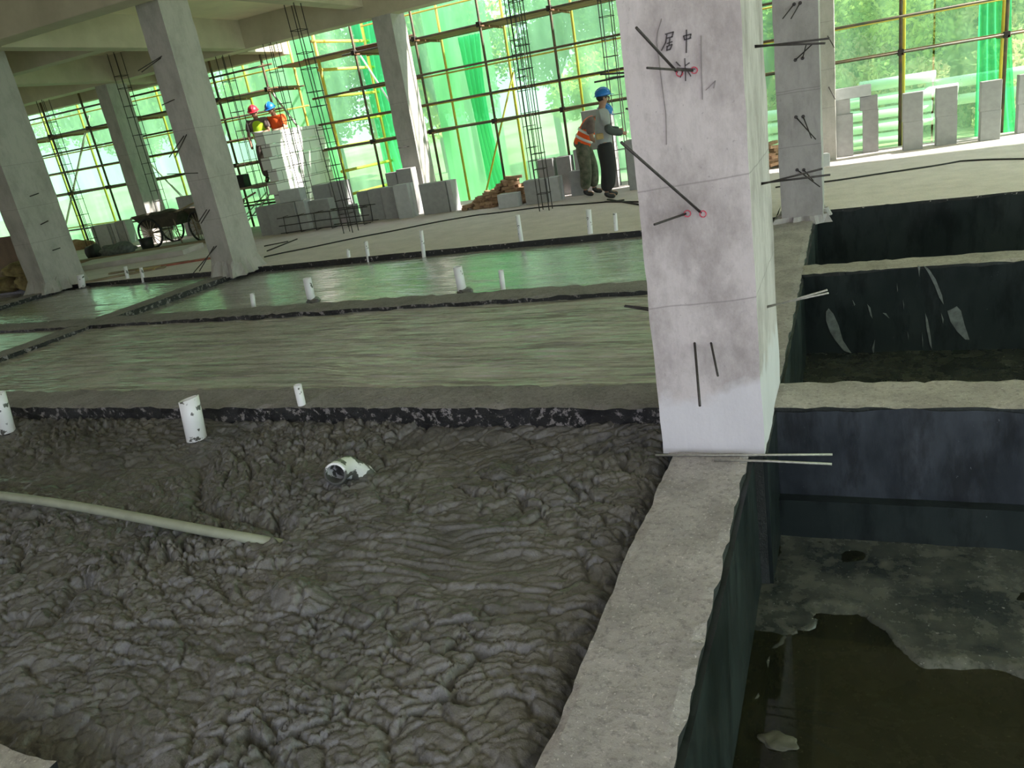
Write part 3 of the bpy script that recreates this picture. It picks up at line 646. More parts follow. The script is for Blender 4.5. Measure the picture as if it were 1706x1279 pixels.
# ================================================================== 6. AERATED BLOCKS
def block(x0, x1, y0, y1, z0, z1, label, m='block', rz=0, tilt=0, notch=False):
    w, d, h = x1-x0, y1-y0, z1-z0
    mb = MB()
    if notch:   # tongue-and-groove end
        pr = [(-w/2, -d/2), (w/2, -d/2), (w/2, -d/6), (w/2-.03, -d/8), (w/2-.03, d/8), (w/2, d/6), (w/2, d/2), (-w/2, d/2)]; n = len(pr)
        mb.add([(a, b, 0) for a, b in pr]+[(a, b, h) for a, b in pr], [tuple(range(n))[::-1], tuple(range(n, 2*n))]+[(i, (i+1) % n, n+(i+1) % n, n+i) for i in range(n)])
    else: mb.box((-w/2, -d/2, 0), (w/2, d/2, h))
    o = mb.build('aerated_block', M[m], bevel=.006 if not notch else 0); o.location = ((x0+x1)/2, (y0+y1)/2, z0); o.rotation_euler = (0, tilt, rz); return tag(o, label, 'block')
block(-.22, .06, 14.59, 14.83, 0, .68, 'upright grey block nearest the dark far column, first of the right-hand row', notch=True)
block(.21, .45, 14.77, 15.01, 0, .69, 'upright grey block carrying a small block, second of the right-hand row', notch=True)
block(-.30, .02, 14.62, 14.86, .68, .92, 'grey block lying on the first upright block of the right-hand row')
block(.17, .44, 14.77, 14.99, .69, .91, 'small grey block lying on the second upright block of the right-hand row')
block(-.30, .33, 14.64, 14.86, .92, 1.10, 'long pale block laid on top like a lintel over the first two uprights', 'block_light', rz=.1)
for (x0, x1, y, nm) in ((.80, 1.08, 14.35, 'third'), (1.28, 1.57, 14.49, 'fourth'), (1.88, 2.15, 14.39, 'fifth'), (2.44, 2.72, 14.81, 'sixth, cut by the right edge,')):
    block(x0, x1, y, y+.2, 0, .445, f'lower block of the {nm} upright stack in the right-hand row', rz=.04)
    block(x0-.01, x1-.005, y, y+.2, .445, .885, f'upper block of the {nm} upright stack in the right-hand row', rz=.02)
block(-.50, -.30, 13.5, 13.65, 0, .2, 'broken light grey block piece at the foot of the dark far column', 'block_light', rz=.3)
block(-11.24, -10.52, 13.05, 13.25, 0, .62, 'wide grey block face behind the left end of the lying rebar cage')
block(-11.60, -11.27, 13.12, 13.36, 0, .60, 'darker block at the left end of the stack behind the lying rebar cage')
block(-10.49, -10.27, 13.08, 13.3, 0, .62, 'pale narrow upright block behind the middle of the lying cage', 'block_light')
block(-10.86, -10.36, 13.1, 13.34, .625, .87, 'pale block lying on top of the left block stack', 'block_light', rz=.1)
block(-10.26, -9.75, 13.2, 13.42, 0, .58, 'grey upright block low in front of the tall dark pair')
block(-10.45, -10.0, 13.68, 13.9, 0, .84, 'tall dark block left of its twin, behind the tall rebar cage')
block(-9.97, -9.60, 13.66, 13.9, 0, .86, 'tall dark block right of its twin, behind the tall rebar cage')
block(-9.50, -9.30, 13.35, 13.55, 0, .38, 'short dark block right of the lying rebar cage')
block(-9.24, -8.98, 13.5, 13.7, 0, .60, 'upright block left in the row of three before the far column')
block(-8.94, -8.63, 13.45, 13.67, 0, .62, 'upright block in the middle of the row of three before the far column')
block(-8.60, -8.28, 13.4, 13.64, 0, .62, 'upright block right in the row of three, beside the green gap')
block(-8.20, -7.88, 13.25, 13.5, 0, .65, 'pale upright block with a sunlit edge in front of the far column', 'block_light', notch=True)
block(-8.75, -8.5, 13.95, 14.15, 0, .86, 'block standing behind the row of three, left one of the back pair')
block(-8.45, -8.1, 13.9, 14.12, 0, .9, 'block standing behind the row of three, right one of the back pair')
block(-7.72, -7.14, 13.42, 13.68, 0, .585, 'broad grey block right of the far column, left of the brick pile')
block(-7.12, -7.02, 13.44, 13.7, 0, .585, 'thin pale slab painted as the lit right side of the broad block', 'block_light')  # the broad block's lit side, put into a paler colour
block(-5.90, -5.50, 13.0, 13.2, 0, .25, 'low small block in front of the brick pile', 'block_light')
block(-5.39, -4.98, 13.1, 13.34, 0, .42, 'grey block just right of the low small block, behind the thin cage')
block(-4.96, -4.74, 13.15, 13.4, 0, .42, 'notched pale block painted as the lit side of its grey neighbour', 'block_light', notch=True)  # pale tone stands for the lit side of the grey block beside it
block(-4.66, -4.40, 13.55, 13.8, 0, .44, 'notched grey block just left of the bent worker, front one', notch=True)
block(-5.35, -5.05, 13.85, 14.05, 0, .70, 'back block left of three behind the notched blocks')
block(-5.0, -4.72, 13.9, 14.1, 0, .70, 'back block in the middle of three behind the notched blocks')
block(-4.68, -4.38, 14.0, 14.25, 0, .78, 'tallest back block beside the bent worker')
block(-4.25, -3.95, 14.2, 14.45, 0, .72, 'block hidden behind the bent worker, lower of a stack of two')
block(-4.50, -3.95, 14.2, 14.42, .72, 1.42, 'big grey block behind the bent worker, upper of a stack of two')
block(-3.54, -3.28, 13.43, 13.68, 0, .845, 'tall grey block stack the worker in the grey shirt works at')
block(-3.7, -3.0, 14.4, 14.6, 0, .25, 'low grey block row behind the legs of the worker in the grey shirt')
for i, (x0, x1, h, mm) in enumerate(((-18.75, -18.62, .57, 'block'), (-18.60, -18.12, .57, 'block_light'), (-18.07, -17.98, .57, 'block'), (-17.96, -17.82, .58, 'block_light'), (-17.79, -17.52, .6, 'block'), (-17.50, -17.42, .6, 'block_light'))):
    block(x0, x1, 15.0-.25, 15.0, 0, h, 'far left block row, ' + ('thin dark block at its left end', 'widest pale block', 'narrow dark block next to the widest', 'pale narrow block in the middle', 'dark grey block', 'pale strip block at its right end')[i], mm)
pb = at(300, 352, Y=14.75)
block(pb.x-.02, pb.x+.50, 14.75, 15.0, 0, .98, 'dark grey block stack behind the right-hand handcart')
# half-built block wall, sunlit on its right face, toothed at its end
t = empty('block_wall', (-11.42, 13.75, 0), 'half-built tall block wall, sunlit on its right face, with a toothed dark end', 'wall')
mb = MB()
for j in range(8):
    off = .12 if j % 2 else 0.; mb.box((-.12, -off, j*.26), (.12, 2.0, j*.26+.252))
mb.build('masonry', M['wall_block'], t, bevel=.005)
# brick piles
bk = MB(); bk.box((-.12, -.0575, 0), (.12, .0575, .053)); proto = None
def brick(x, y, z, rz, tx, label, group):
    global proto
    if proto is None: o = bk.build('clay_brick', M['brick'], bevel=.004, seg=1); proto = o
    else: o = proto.copy(); COL.objects.link(o)
    o.location = (x, y, z); o.rotation_euler = (tx, random.uniform(-.12, .12), rz); return tag(o, label, 'brick', group)
for z, nx, ny in ((0, 9, 5), (.055, 8, 5), (.11, 7, 4), (.165, 6, 4), (.22, 5, 3), (.275, 4, 3), (.33, 3, 2), (.385, 2, 2), (.44, 2, 1)):
    for i in range(nx):
        for j in range(ny):
            if random.random() < .12: continue
            brick(-6.15+(i-(nx-1)/2)*.155+random.uniform(-.05, .05)+z*.6, 13.75+(j-(ny-1)/2)*.17+random.uniform(-.05, .05), z, random.uniform(-1.4, 1.4), random.uniform(-.12, .12), 'clay brick in the loose brown heap left of the standing workers', 'bricks in the heap left of the workers')
for z, n in ((0, 4), (.055, 4), (.11, 3), (.165, 3), (.22, 2), (.275, 2), (.33, 1), (.385, 1)):
    for i in range(n):
        brick(-1.2+(i-(n-1)/2)*.14+random.uniform(-.03, .03), 14.2+random.uniform(-.1, .15), z, random.uniform(-1.2, 1.2), random.uniform(-.1, .1), 'clay brick in the stack seen between the two nearest columns', 'bricks between the two right-hand columns')

# ================================================================== 7. PIPES, HOSE, CABLES
def upipe(px, py, tx, ty, r, label, z=-.07, ph=0, cut=0):
    b = gp(px, py, z); tdir = at(tx, ty, Y=b.y); h = max(.12, tdir.z-b.z)
    t = empty('pvc_pipe', (b.x, b.y, z-.04), label, 'pipe', 'upright white stub pipes')
    n = 20; mb = MB(); vs = []; dx, = (tdir.x-b.x,)
    L = []
    for zz, rr in ((0, r), (h*.5, r), (h+.04, r), (h+.04, r*.86), (h*.5, r*.86), (.05, r*.86)):
        for k2 in range(n):
            a = 2*math.pi*k2/n; vs.append((rr*math.cos(a)+dx*zz/h, rr*math.sin(a), zz+(cut*math.cos(a) if zz > h else 0)))
    mb.add(vs, [(j*n+i, j*n+(i+1) % n, (j+1)*n+(i+1) % n, (j+1)*n+i) for j in range(5) for i in range(n)], 0, True)
    mb.build('tube', M['pvc'], t)
    if r >= .045 and z > -.09:
        mb = MB(); lumpblob(mb, (.03, 0, .02), (r*1.9, r*1.7, .05), px); mb.build('mud_collar', M['mud_near'], t)
    return t
upipe(325, 722, 313, 664, .070, 'widest near white pipe with mud smears, standing before the nearest rib', -.1, cut=.012)
upipe(507, 694, 495, 641, .028, 'slim white pipe standing at the nearest rib, right of the widest one', -.1)
upipe(10, 712, -6, 655, .06, 'white pipe cut by the left edge of the picture', -.1)
upipe(422, 512, 419, 489, .028, 'short slim white pipe left of the thick pipe on the second rib')
upipe(519, 500, 511, 463, .05, 'thick white pipe on the second rib, left of centre')
upipe(770, 484, 762, 444, .05, 'thick pale pipe on the second rib, right of centre')
upipe(838, 481, 834, 450, .028, 'slim pale pipe on the second rib beside the thick right one')
upipe(582, 436, 579, 415, .028, 'shortest pipe of the row at the slab edge, leftmost of it')
upipe(614, 434, 609, 402, .028, 'second pipe from the left at the slab edge')
upipe(706, 427, 701, 384, .028, 'third pipe from the left at the slab edge, under the block row')
upipe(870, 410, 862, 358, .03, 'tall pale pipe at the slab edge below the tall front cage')
upipe(984, 398, 980, 349, .035, 'tall white pipe at the slab edge below the worker in the grey shirt')
upipe(1027, 393, 1024, 355, .026, 'slim white pipe at the slab edge nearest the front column')
upipe(214, 470, 208, 444, .03, 'left one of two pipes between the two big left columns')
upipe(239, 469, 234, 446, .03, 'right one of two pipes between the two big left columns')
upipe(137, 480, 133, 458, .06, 'mud-caked white pipe at the foot of the leftmost column', -.07)
# muddy elbow mouth in the near bay
t = empty('pvc_elbow', (-2.63, 3.02, -.10), 'open muddy pipe elbow poking sideways out of the near foamed concrete', 'pipe')
mb = MB(); n = 22; path = [(.12, .18, -.16), (.09, .13, -.03), (.05, .07, .05), (.055, -.01, .07), (.075, -.07, .08)]
mb.tube(path, [.07, .068, .064, .060, .062], n, cap=False); mb.tube(path[::-1], [.052, .052, .05, .05, .05], n, cap=False)
mb.build('elbow', M['pvc_muddy'], t)
d = (Vector(path[-1])-Vector(path[-2])).normalized(); mb = MB(); c0 = Vector(path[-1]); a1 = d.cross(Vector((0, 0, 1))).normalized(); a2 = a1.cross(d)
vs = []; 
for rr in (.063, .052):
    for kk in (0, .014):
        vs += [c0-d*kk+(a1*math.cos(2*math.pi*i/n)+a2*math.sin(2*math.pi*i/n))*rr for i in range(n)]
mb.add(vs, [(i, (i+1) % n, 2*n+(i+1) % n, 2*n+i) for i in range(n)]+[(i, n+i, n+(i+1) % n, (i+1) % n) for i in range(n)], 0, True); mb.build('rim', M['pvc_muddy'], t)
mb = MB(); mb.tube([Vector(path[0]), Vector(path[2])], .05, n); mb.build('mud_plug', M['mud_near'], t)
# hose
hp = [gp(-260, 806, -.06), gp(-120, 812, -.05), gp(0, 825, -.03), gp(100, 838, -.03), gp(200, 856, -.04), gp(300, 876, -.06), gp(400, 894, -.09), gp(450, 903, -.13), gp(500, 912, -.20)]
mb = MB(); p0 = hp[0].copy(); mb.tube([p-p0 for p in hp], [.027]*8+[.027], 18); o = mb.build('pump_hose', M['hose']); o.location = p0
tag(o, 'thick pale grey-green pump hose lying on the near foamed concrete, its end buried', 'hose')
o.modifiers.new('s', 'SUBSURF').levels = 1; o.modifiers['s'].render_levels = 2
def cable(pts, r, label, m='black_rubber'):
    p0 = pts[0].copy(); q = []
    for i, (a, b) in enumerate(zip(pts[:-1], pts[1:])):
        for s in range(6):
            t = s/6; p = a.lerp(b, t)-p0; q.append(p+Vector((0, .04*math.sin((i+t)*4.1), 0)))
    q.append(pts[-1]-p0); mb = MB(); mb.tube(q, r, 6); o = mb.build('power_cable', M[m]); o.location = p0; return tag(o, label, 'cable')
cable([gp(*p, .012) for p in ((440, 428), (500, 415), (600, 395), (700, 375), (800, 357), (905, 345), (1040, 333))], .012, 'dark cable snaking over the slab in front of the block row')
cable([gp(*p, .012) for p in ((1292, 312), (1375, 302), (1500, 285), (1600, 268), (1706, 264), (1800, 250))], .012, 'dark cable lying on the slab in front of the right-hand block row')
bar_thing([gp(1008, 336, .012), gp(1070, 336, .012)], .014, 'dark bar lying at the feet of the standing workers, farther of two')
bar_thing([gp(1012, 332, .012), gp(1072, 342, .012)], .014, 'dark bar lying at the feet of the standing workers, nearer of two')
for i, (a, b, z) in enumerate((((445, 418), (495, 398), .01), ((440, 410), (480, 402), .01))):
    bar_thing([gp(*a, z), gp(*b, z)], .012, ('longer thin rod on the slab right of the second column', 'shorter thin rod on the slab right of the second column')[i])

# ================================================================== 8. LEFT CORNER: BARROWS, BOARDS, SACKS
def wheelbarrow(x, y, label, rz=0):
    t = empty('wheelbarrow', (x, y, 0), label, 'wheelbarrow', rz=rz)
    mb = MB(); w, d = .55, .36
    lo = [(-.42, -.26, .42), (.42, -.26, .42), (.42, .26, .42), (-.42, .26, .42)]; hi = [(-.68, -.36, .76), (.68, -.36, .72), (.68, .36, .72), (-.68, .36, .76)]; hi2 = [(p[0]*.97, p[1]*.95, p[2]) for p in hi]; lo2 = [(p[0]*.95, p[1]*.94, p[2]+.02) for p in lo]
    mb.add(lo+hi+hi2+lo2, [(3, 2, 1, 0)]+[(i, (i+1) % 4, 4+(i+1) % 4, 4+i) for i in range(4)]+[(4+i, 4+(i+1) % 4, 8+(i+1) % 4, 8+i) for i in range(4)]+[(8+i, 8+(i+1) % 4, 12+(i+1) % 4, 12+i) for i in range(4)]+[(12, 13, 14, 15)])
    mb.build('tray', M['dark_timber'], t)
    mb = MB(); lumpblob(mb, (0, 0, .66), (.5, .28, .12), x); mb.build('load', M['dark_timber'], t)
    for sy in (-.3, .3):
        mb = MB(); mb.tube([(-.75, sy, .72), (.2, sy, .62), (1.15, sy, .86)], .02, 8); mb.build('handle', M['timber'], t)
        mb = MB(); n = 26; R_ = .33; ring = [(-.25+R_*math.cos(2*math.pi*i/n), sy*1.25, R_+R_*math.sin(2*math.pi*i/n)) for i in range(n+1)]
        mb.tube(ring, .025, 8, cap=False); wh = mb.build('wheel', M['black_rubber'], t)
        mb = MB()
        for i in range(8):
            a = math.pi*i/8; mb.tube([(-.25+.32*math.cos(a), sy*1.25, R_+.32*math.sin(a)), (-.25-.32*math.cos(a), sy*1.25, R_-.32*math.sin(a))], .008, 5)
        mb.build('spokes', M['timber'], wh)
        mb = MB(); mb.tube([(.45, sy, .62), (.5, sy, .0)], .016, 6); mb.build('leg', M['timber'], t)
    mb = MB(); mb.tube([(-.25, -.4, .33), (-.25, .4, .33)], .02, 8); mb.build('axle', M['timber'], t)
    return t
wheelbarrow(-14.8, 13.7, 'left of two old spoked handcarts with a dark loaded tray, beside the far column', .1)
wheelbarrow(-13.4, 13.85, 'right-hand spoked handcart partly hidden by the second column', -.15)
mb = MB(); mb.tube([(0, 0, 0), (0, 0, .26)], [.13, .16], 20); o = mb.build('bucket', M['black_rubber']); o.location = (-15.05, 13.15, 0); tag(o, 'small dark bucket standing under the left handcart', 'bucket')
mb = MB(); mb.tube([(0, 0, .12), (.22, .1, .15)], [.15, .17], 20); o = mb.build('drum', M['black_rubber']); o.location = (-16.1, 12.4, .03); tag(o, 'dark round tub lying on its side right of the leftmost column', 'tub')
mb = MB(); lumpblob(mb, (0, 0, .12), (.5, .3, .16), 4); o = mb.build('cement_sack', M['splash']); o.location = (-15.35, 12.6, 0); tag(o, 'grey dirty sack lying behind the dark tub', 'sack')
def flat(name, c, l, w, h, rz, m, label, cat, z=0, tilt=0):
    mb = MB(); mb.box((-l/2, -w/2, 0), (l/2, w/2, h)); o = mb.build(name, M[m], bevel=.004); o.location = (c[0], c[1], z); o.rotation_euler = (0, tilt, rz); return tag(o, label, cat)
flat('board', (-14.8, 12.55), 3.6, .25, .06, .33, 'timber', 'long dark board on the slab below the handcarts', 'board')
flat('plaster_step', (-13.7, 11.6), 2.6, .9, .10, .30, 'slab_plain', 'low pale concrete pad between the two big left columns', 'slab')
flat('board', (-11.3, 10.5), 1.3, .12, .03, .35, 'board_red', 'reddish board on the slab left of the second column', 'board')
flat('board', (-12.0, 10.35), 1.6, .10, .03, .30, 'timber', 'dark narrow board just left of the reddish one', 'board')
flat('board', (-12.05, 9.8), 1.5, .14, .03, .62, 'timber', 'pale splintered board near the pair of pipes', 'board')
flat('rag', (-11.75, 10.12), .4, .2, .04, .2, 'tan', 'tan scrap beside the reddish board', 'scrap')
flat('plywood_sheet', (-15.4, 10.0), 2.0, .03, .95, .05, 'plywood', 'brown formwork sheet standing on edge left of the leftmost column', 'board')
for i, (x, y, z, r, lb) in enumerate(((-13.95, 9.45, .14, (.42, .30, .17), 'dirty yellow sack nearest the leftmost column'), (-14.6, 9.4, .13, (.38, .34, .15), 'dirty brown sack at the left edge of the heap'), (-14.2, 9.45, .38, (.36, .28, .13), 'dirty sack lying on top of the two others at the left edge'))):
    mb = MB(); lumpblob(mb, (0, 0, 0), r, i*3+1); o = mb.build('sack', M['sack']); o.location = (x, y, z); tag(o, lb, 'sack')
# sand heap / rubble by the far net
mb = MB(); lumpblob(mb, (0, 0, 0), (.55, .3, .2), 9); o = mb.build('rubble_heap', M['brick']); o.location = (-19.6, 14.9, .05); tag(o, 'low orange rubble heap left of the far left block row', 'rubble')
# thin mortar marks on the pit walls
def mark(pts, Y, label=None):
    n = len(pts); q = [at(*p, Y=Y) for p in pts]; c0 = sum(q, Vector())/n
    mb = MB(); mb.add([p-c0 for p in q]+[p-c0+Vector((0, .012, 0)) for p in q], [tuple(range(n))]+[tuple(range(2*n-1, n-1, -1))]+[(i, n+i, n+(i+1) % n, (i+1) % n) for i in range(n)])
    o = mb.build('mortar_mark', M['splash']); o.location = c0; o['kind'] = 'structure'; return o
k6 = 446/1268; q6 = lambda *p: [(1260+p[i]*k6, 300+p[i+1]*k6) for i in range(0, len(p), 2)]
YW = 6.58
for pp in ((790, 402, 820, 425, 850, 470, 880, 545, 888, 590, 866, 555, 845, 500, 815, 440), (330, 625, 342, 608, 365, 635, 390, 690, 410, 760, 450, 820, 415, 808, 375, 760, 350, 720, 330, 665),
           (905, 620, 925, 612, 950, 598, 970, 620, 985, 680, 1010, 755, 990, 755, 950, 715, 920, 670), (800, 630, 812, 660, 826, 740, 832, 800, 822, 780, 806, 700), (764, 405, 776, 410, 772, 458), (526, 588, 540, 605, 550, 655, 540, 640), (548, 800, 562, 755, 556, 828),
           (600, 630, 615, 632, 630, 655), (784, 720, 790, 760, 788, 796), (694, 565, 700, 590, 698, 612), (456, 568, 468, 590, 464, 596), (666, 488, 671, 520, 668, 530), (875, 628, 888, 660, 884, 680), (716, 716, 722, 740, 720, 758)):
    mark(q6(*pp), YW)
# stone in the water
mb = MB(); lumpblob(mb, (0, 0, 0), (.07, .045, .014), 6); o = mb.build('stone', M['stone']); o.location = gp(1298, 1235, -.722); tag(o, 'muddy stone showing in the dark water of the nearest pit', 'stone')

# ================================================================== 9. PEOPLE
def skin_obj(name, chains, m, parent, sub=2, smooth=True, grow=1.0):
    """chains: lists of (x, y, z, rx, ry); a first item given as an index tuple ('@', i) starts at an existing vertex"""
    V_, E_, R_ = [], [], []; names = {}
    for ch in chains:
        prev = None
        for it in ch:
            if it[0] == '@': prev = names[it[1]]; continue
            key = None
            if isinstance(it[0], str): key = it[0]; it = it[1:]
            V_.append(it[:3]); R_.append((it[3], it[4] if len(it) > 4 else it[3])); i = len(V_)-1
            if prev is not None: E_.append((prev, i))
            prev = i
            if key: names[key] = i
    me = bpy.data.meshes.new(name); me.from_pydata(V_, E_, []); o = link(name, me, m, parent)
    md = o.modifiers.new('skin', 'SKIN'); md.use_smooth_shade = smooth
    for i, d in enumerate(me.skin_vertices[0].data): d.radius = (R_[i][0]*grow, R_[i][1]*grow); d.use_root = False
    me.skin_vertices[0].data[0].use_root = True
    s = o.modifiers.new('sub', 'SUBSURF'); s.levels = sub; s.render_levels = sub
    return o
def ell(name, c, r, m, parent, n=16, zcut=None, rot=None):
    bm = bmesh.new(); bmesh.ops.create_uvsphere(bm, u_segments=n*2, v_segments=n, radius=1)
    for v in bm.verts:
        v.co = Vector((v.co.x*r[0], v.co.y*r[1], v.co.z*r[2]))
        if zcut is not None and v.co.z < zcut: v.co.z = zcut
        if rot: v.co = rot @ v.co
        v.co += Vector(c)
    for f in bm.faces: f.smooth = True
    me = bpy.data.meshes.new(name); bm.to_mesh(me); bm.free(); return link(name, me, m, parent)
def person(loc, rz, label, J, top, legs, helmet, vest=None, hair='hair', sleeve=None, boots='black_rubber', belt=None):
    """J holds joints in the body's own frame: +x is forward, +y is the left side, feet at z = 0"""
    t = empty('person', loc, label, 'person', rz=rz); V = Vector
    pv, ch_, nk, hd = [V(J[k]) for k in ('pelvis', 'chest', 'neck', 'head')]
    waist = pv.lerp(ch_, .45)
    def hand(w, e, key):
        d = (w-e).normalized(); side = d.cross(V((0, 0, 1))); side = side.normalized() if side.length > .1 else V((0, 1, 0)); dn = side.cross(d)
        out = []
        palm = w+d*.075
        ch = [('@', key), (*palm, .036, .02), ]; out.append(ch)
        for i, l in enumerate((.062, .075, .07, .055)):
            b = w+d*.095+side*(i-1.5)*.018; out.append([(*(b-d*.03), .009), (*(b+d*l*.5-dn*.006), .0085), (*(b+d*l*.85-dn*.03), .007)])
        b = w+d*.03+side*-.03; out.append([(*b, .011), (*(b+d*.03-side*.022), .0095), (*(b+d*.055-side*.028-dn*.01), .008)])
        return out
    body = [[('pel', *pv, .10, .09), ('wst', *waist, .095, .09), ('cst', *ch_, .105, .09), ('nkb', *nk, .06, .06), ('hdb', *(nk.lerp(hd, .45)), .055, .058), (*(hd+V((.008, 0, -.01))), .078, .088), (*(hd+V((0, 0, .075))), .072, .078)]]
    for s, sd_ in (('l', 1), ('r', -1)):
        sh, el, wr = V(J['sh_'+s]), V(J['el_'+s]), V(J['wr_'+s]); hp, kn, an, to = V(J['hip_'+s]), V(J['kn_'+s]), V(J['an_'+s]), V(J['to_'+s])
        body.append([('@', 'cst'), (*sh, .048), (*sh.lerp(el, .5), .044), (*el, .042), (*el.lerp(wr, .4), .038), ('wr'+s, *wr, .026, .03)])
        body += hand(wr, el, 'wr'+s)
        body.append([('@', 'pel'), (*hp, .072), (*hp.lerp(kn, .5), .068), (*kn, .055), (*kn.lerp(an, .35), .056), (*an, .038), (*to, .035)])
    skin_obj('body', body, M['skin'], t)
    # clothes
    shirt = [[('low', *(pv-(ch_-pv)*.42), .135, .13), ('pel', *(pv+V((0, 0, .02))), .135, .128), ('wst', *waist, .13, .122), ('cst', *ch_, .145, .125), (*ch_.lerp(nk, .75), .085, .08)]]
    for s in 'lr':
        sh, el = V(J['sh_'+s]), V(J['el_'+s]); shirt.append([('@', 'cst'), (*sh, .075), (*sh.lerp(el, .75), .062)])
    skin_obj('shirt', shirt, M[top], t, grow=1.22)
    tr = [[('pel', *pv, .15, .122)]]
    for s in 'lr':
        hp, kn, an = V(J['hip_'+s]), V(J['kn_'+s]), V(J['an_'+s]); b = J.get('baggy', 1.0)
        tr.append([('@', 'pel'), (*hp, .108), (*hp.lerp(kn, .5), .098*b), (*kn, .085*b), (*kn.lerp(an, .5), .082*b), (*(an+V((0, 0, .03))), .068*b)])
    tr.append([('@', 'pel'), (*pv.lerp(waist, .6), .145, .12)]); skin_obj('trousers', tr, M[legs], t, grow=1.15)
    if sleeve:
        for s in 'lr':
            el, wr, sh = V(J['el_'+s]), V(J['wr_'+s]), V(J['sh_'+s]); skin_obj('sleeve', [[(*sh.lerp(el, .6), .058), (*el, .055), (*el.lerp(wr, .5), .050), (*wr, .042)]], M[sleeve], t, grow=1.25)
    if vest:
        vs = skin_obj('safety_vest', [[(*(pv-(ch_-pv)*.25), .16, .138), (*pv, .165, .138), (*waist, .162, .136), (*ch_, .182, .142), (*ch_.lerp(nk, .7), .12, .10), (*ch_.lerp(nk, .9), .07, .07)]], M[vest], t, grow=1.2)
        up = (ch_-pv).normalized()
        for f, rr in ((.25, 1.2), (.62, 1.24)):
            c = pv.lerp(ch_, f); side = V((0, 1, 0)); fw = side.cross(up).normalized(); mb = MB(); n = 28; vs_ = []
            for h_ in (-.022, .022):
                for o_ in (0, .006):
                    vs_ += [c+up*h_+fw*math.cos(2*math.pi*i/n)*(.130+o_)*rr+side*math.sin(2*math.pi*i/n)*(.155+o_)*rr for i in range(n)]
            mb.add(vs_, [(n+i, n+(i+1) % n, 3*n+(i+1) % n, 3*n+i) for i in range(n)]+[(i, (i+1) % n, 2*n+(i+1) % n, 2*n+i) for i in range(n)]+[(i, n+i, n+(i+1) % n, (i+1) % n) for i in range(n)]+[(2*n+i, 3*n+i, 3*n+(i+1) % n, 2*n+(i+1) % n) for i in range(n)], 0, True)
            mb.build('reflective_band', M['stripe'], t)
    for s in 'lr':
        an, to = V(J['an_'+s]), V(J['to_'+s]); an = an+V((0, 0, -.01)); skin_obj('boot', [[(*(an+V((0, 0, .06))), .052), (*an, .05), (*an.lerp(to, .5)-V((0, 0, .012)), .046, .05), (*to, .04, .048)]], M[boots], t, 2)
    # head details
    tilt = Matrix.Rotation(J.get('nod', 0), 4, 'Y').to_3x3()
    def hp_(x, y, z): return hd+tilt @ V((x, y, z))
    ell('hair', hp_(-.018, 0, .035), (.096, .083, .085), M[hair], t)
    ell('nose', hp_(.098, 0, -.005), (.016, .013, .022), M['skin'], t, 8)
    for y in (-.08, .08): ell('ear', hp_(.0, y, 0), (.018, .01, .03), M['skin'], t, 8)
    for y in (-.03, .03): ell('eye', hp_(.080, y, .02), (.010, .013, .009), M['ink'], t, 8)
    ell('mouth', hp_(.083, 0, -.048), (.008, .024, .006), M['board_red'], t, 8)
    # helmet: shell, brim and ridge
    hel = ell('helmet', hp_(0, 0, .055), (.132, .112, .115), M[helmet], t, 20, zcut=-.008, rot=tilt)
    mb = MB(); n = 28
    vs_ = []
    for z_, g in ((0, 0), (-.006, .018), (-.012, .018), (-.008, -.004)):
        for i in range(n):
            a = 2*math.pi*i/n; f = .035*max(0, math.cos(a)) if g > 0 else 0
            vs_.append(hp_((.132+g+f)*math.cos(a), (.112+g)*math.sin(a), .055+z_))
    mb.add(vs_, [(j*n+i, j*n+(i+1) % n, (j+1) % 4*n+(i+1) % n, (j+1) % 4*n+i) for j in range(4) for i in range(n)], 0, True); mb.build('brim', M[helmet], hel)
    mb = MB(); mb.tube([hp_(.128*math.cos(a), 0, .055+.118*math.sin(a)) for a in [math.pi*i/10 for i in range(1, 10)]], .010, 8); mb.build('ridge', M[helmet], hel)
    if belt:
        c = pv.lerp(waist, .75); mb = MB(); n = 28
        vs_ = [c+V((.122*math.cos(2*math.pi*i/n), .150*math.sin(2*math.pi*i/n), z_)) for z_ in (-.02, .02) for i in range(n)]
        mb.add(vs_, [(i, (i+1) % n, n+(i+1) % n, n+i) for i in range(n)], 0, True); mb.build('belt', M['black_rubber'], t)
        mb = MB(); q = c+V((-.10, -.11, -.02)); mb.box((q.x-.04, q.y-.05, q.z-.05), (q.x+.08, q.y+.04, q.z+.045)); mb.build('waist_pouch', M['tan'], t, bevel=.015)
    return t
stand = dict(pelvis=(0, 0, .93), chest=(.01, 0, 1.27), neck=(.03, 0, 1.44), head=(.07, 0, 1.585), sh_l=(.02, .20, 1.37), sh_r=(.02, -.21, 1.37), el_l=(.08, .26, 1.10), el_r=(.04, -.31, 1.09),
    wr_l=(.31, .16, 1.06), wr_r=(.28, -.25, 1.02), hip_l=(0, .10, .88), hip_r=(0, -.10, .88), kn_l=(.06, .13, .48), kn_r=(0, -.13, .48), an_l=(.02, .15, .09), an_r=(-.08, -.14, .09), to_l=(.17, .17, .045), to_r=(.07, -.16, .045), baggy=1.3)
person((-3.70, 12.72, 0), .45, 'standing worker in grey polo shirt, black trousers and blue helmet, seen from behind', stand, 'grey_shirt', 'black_tr', 'blue_h', sleeve='sleeve', belt=True)
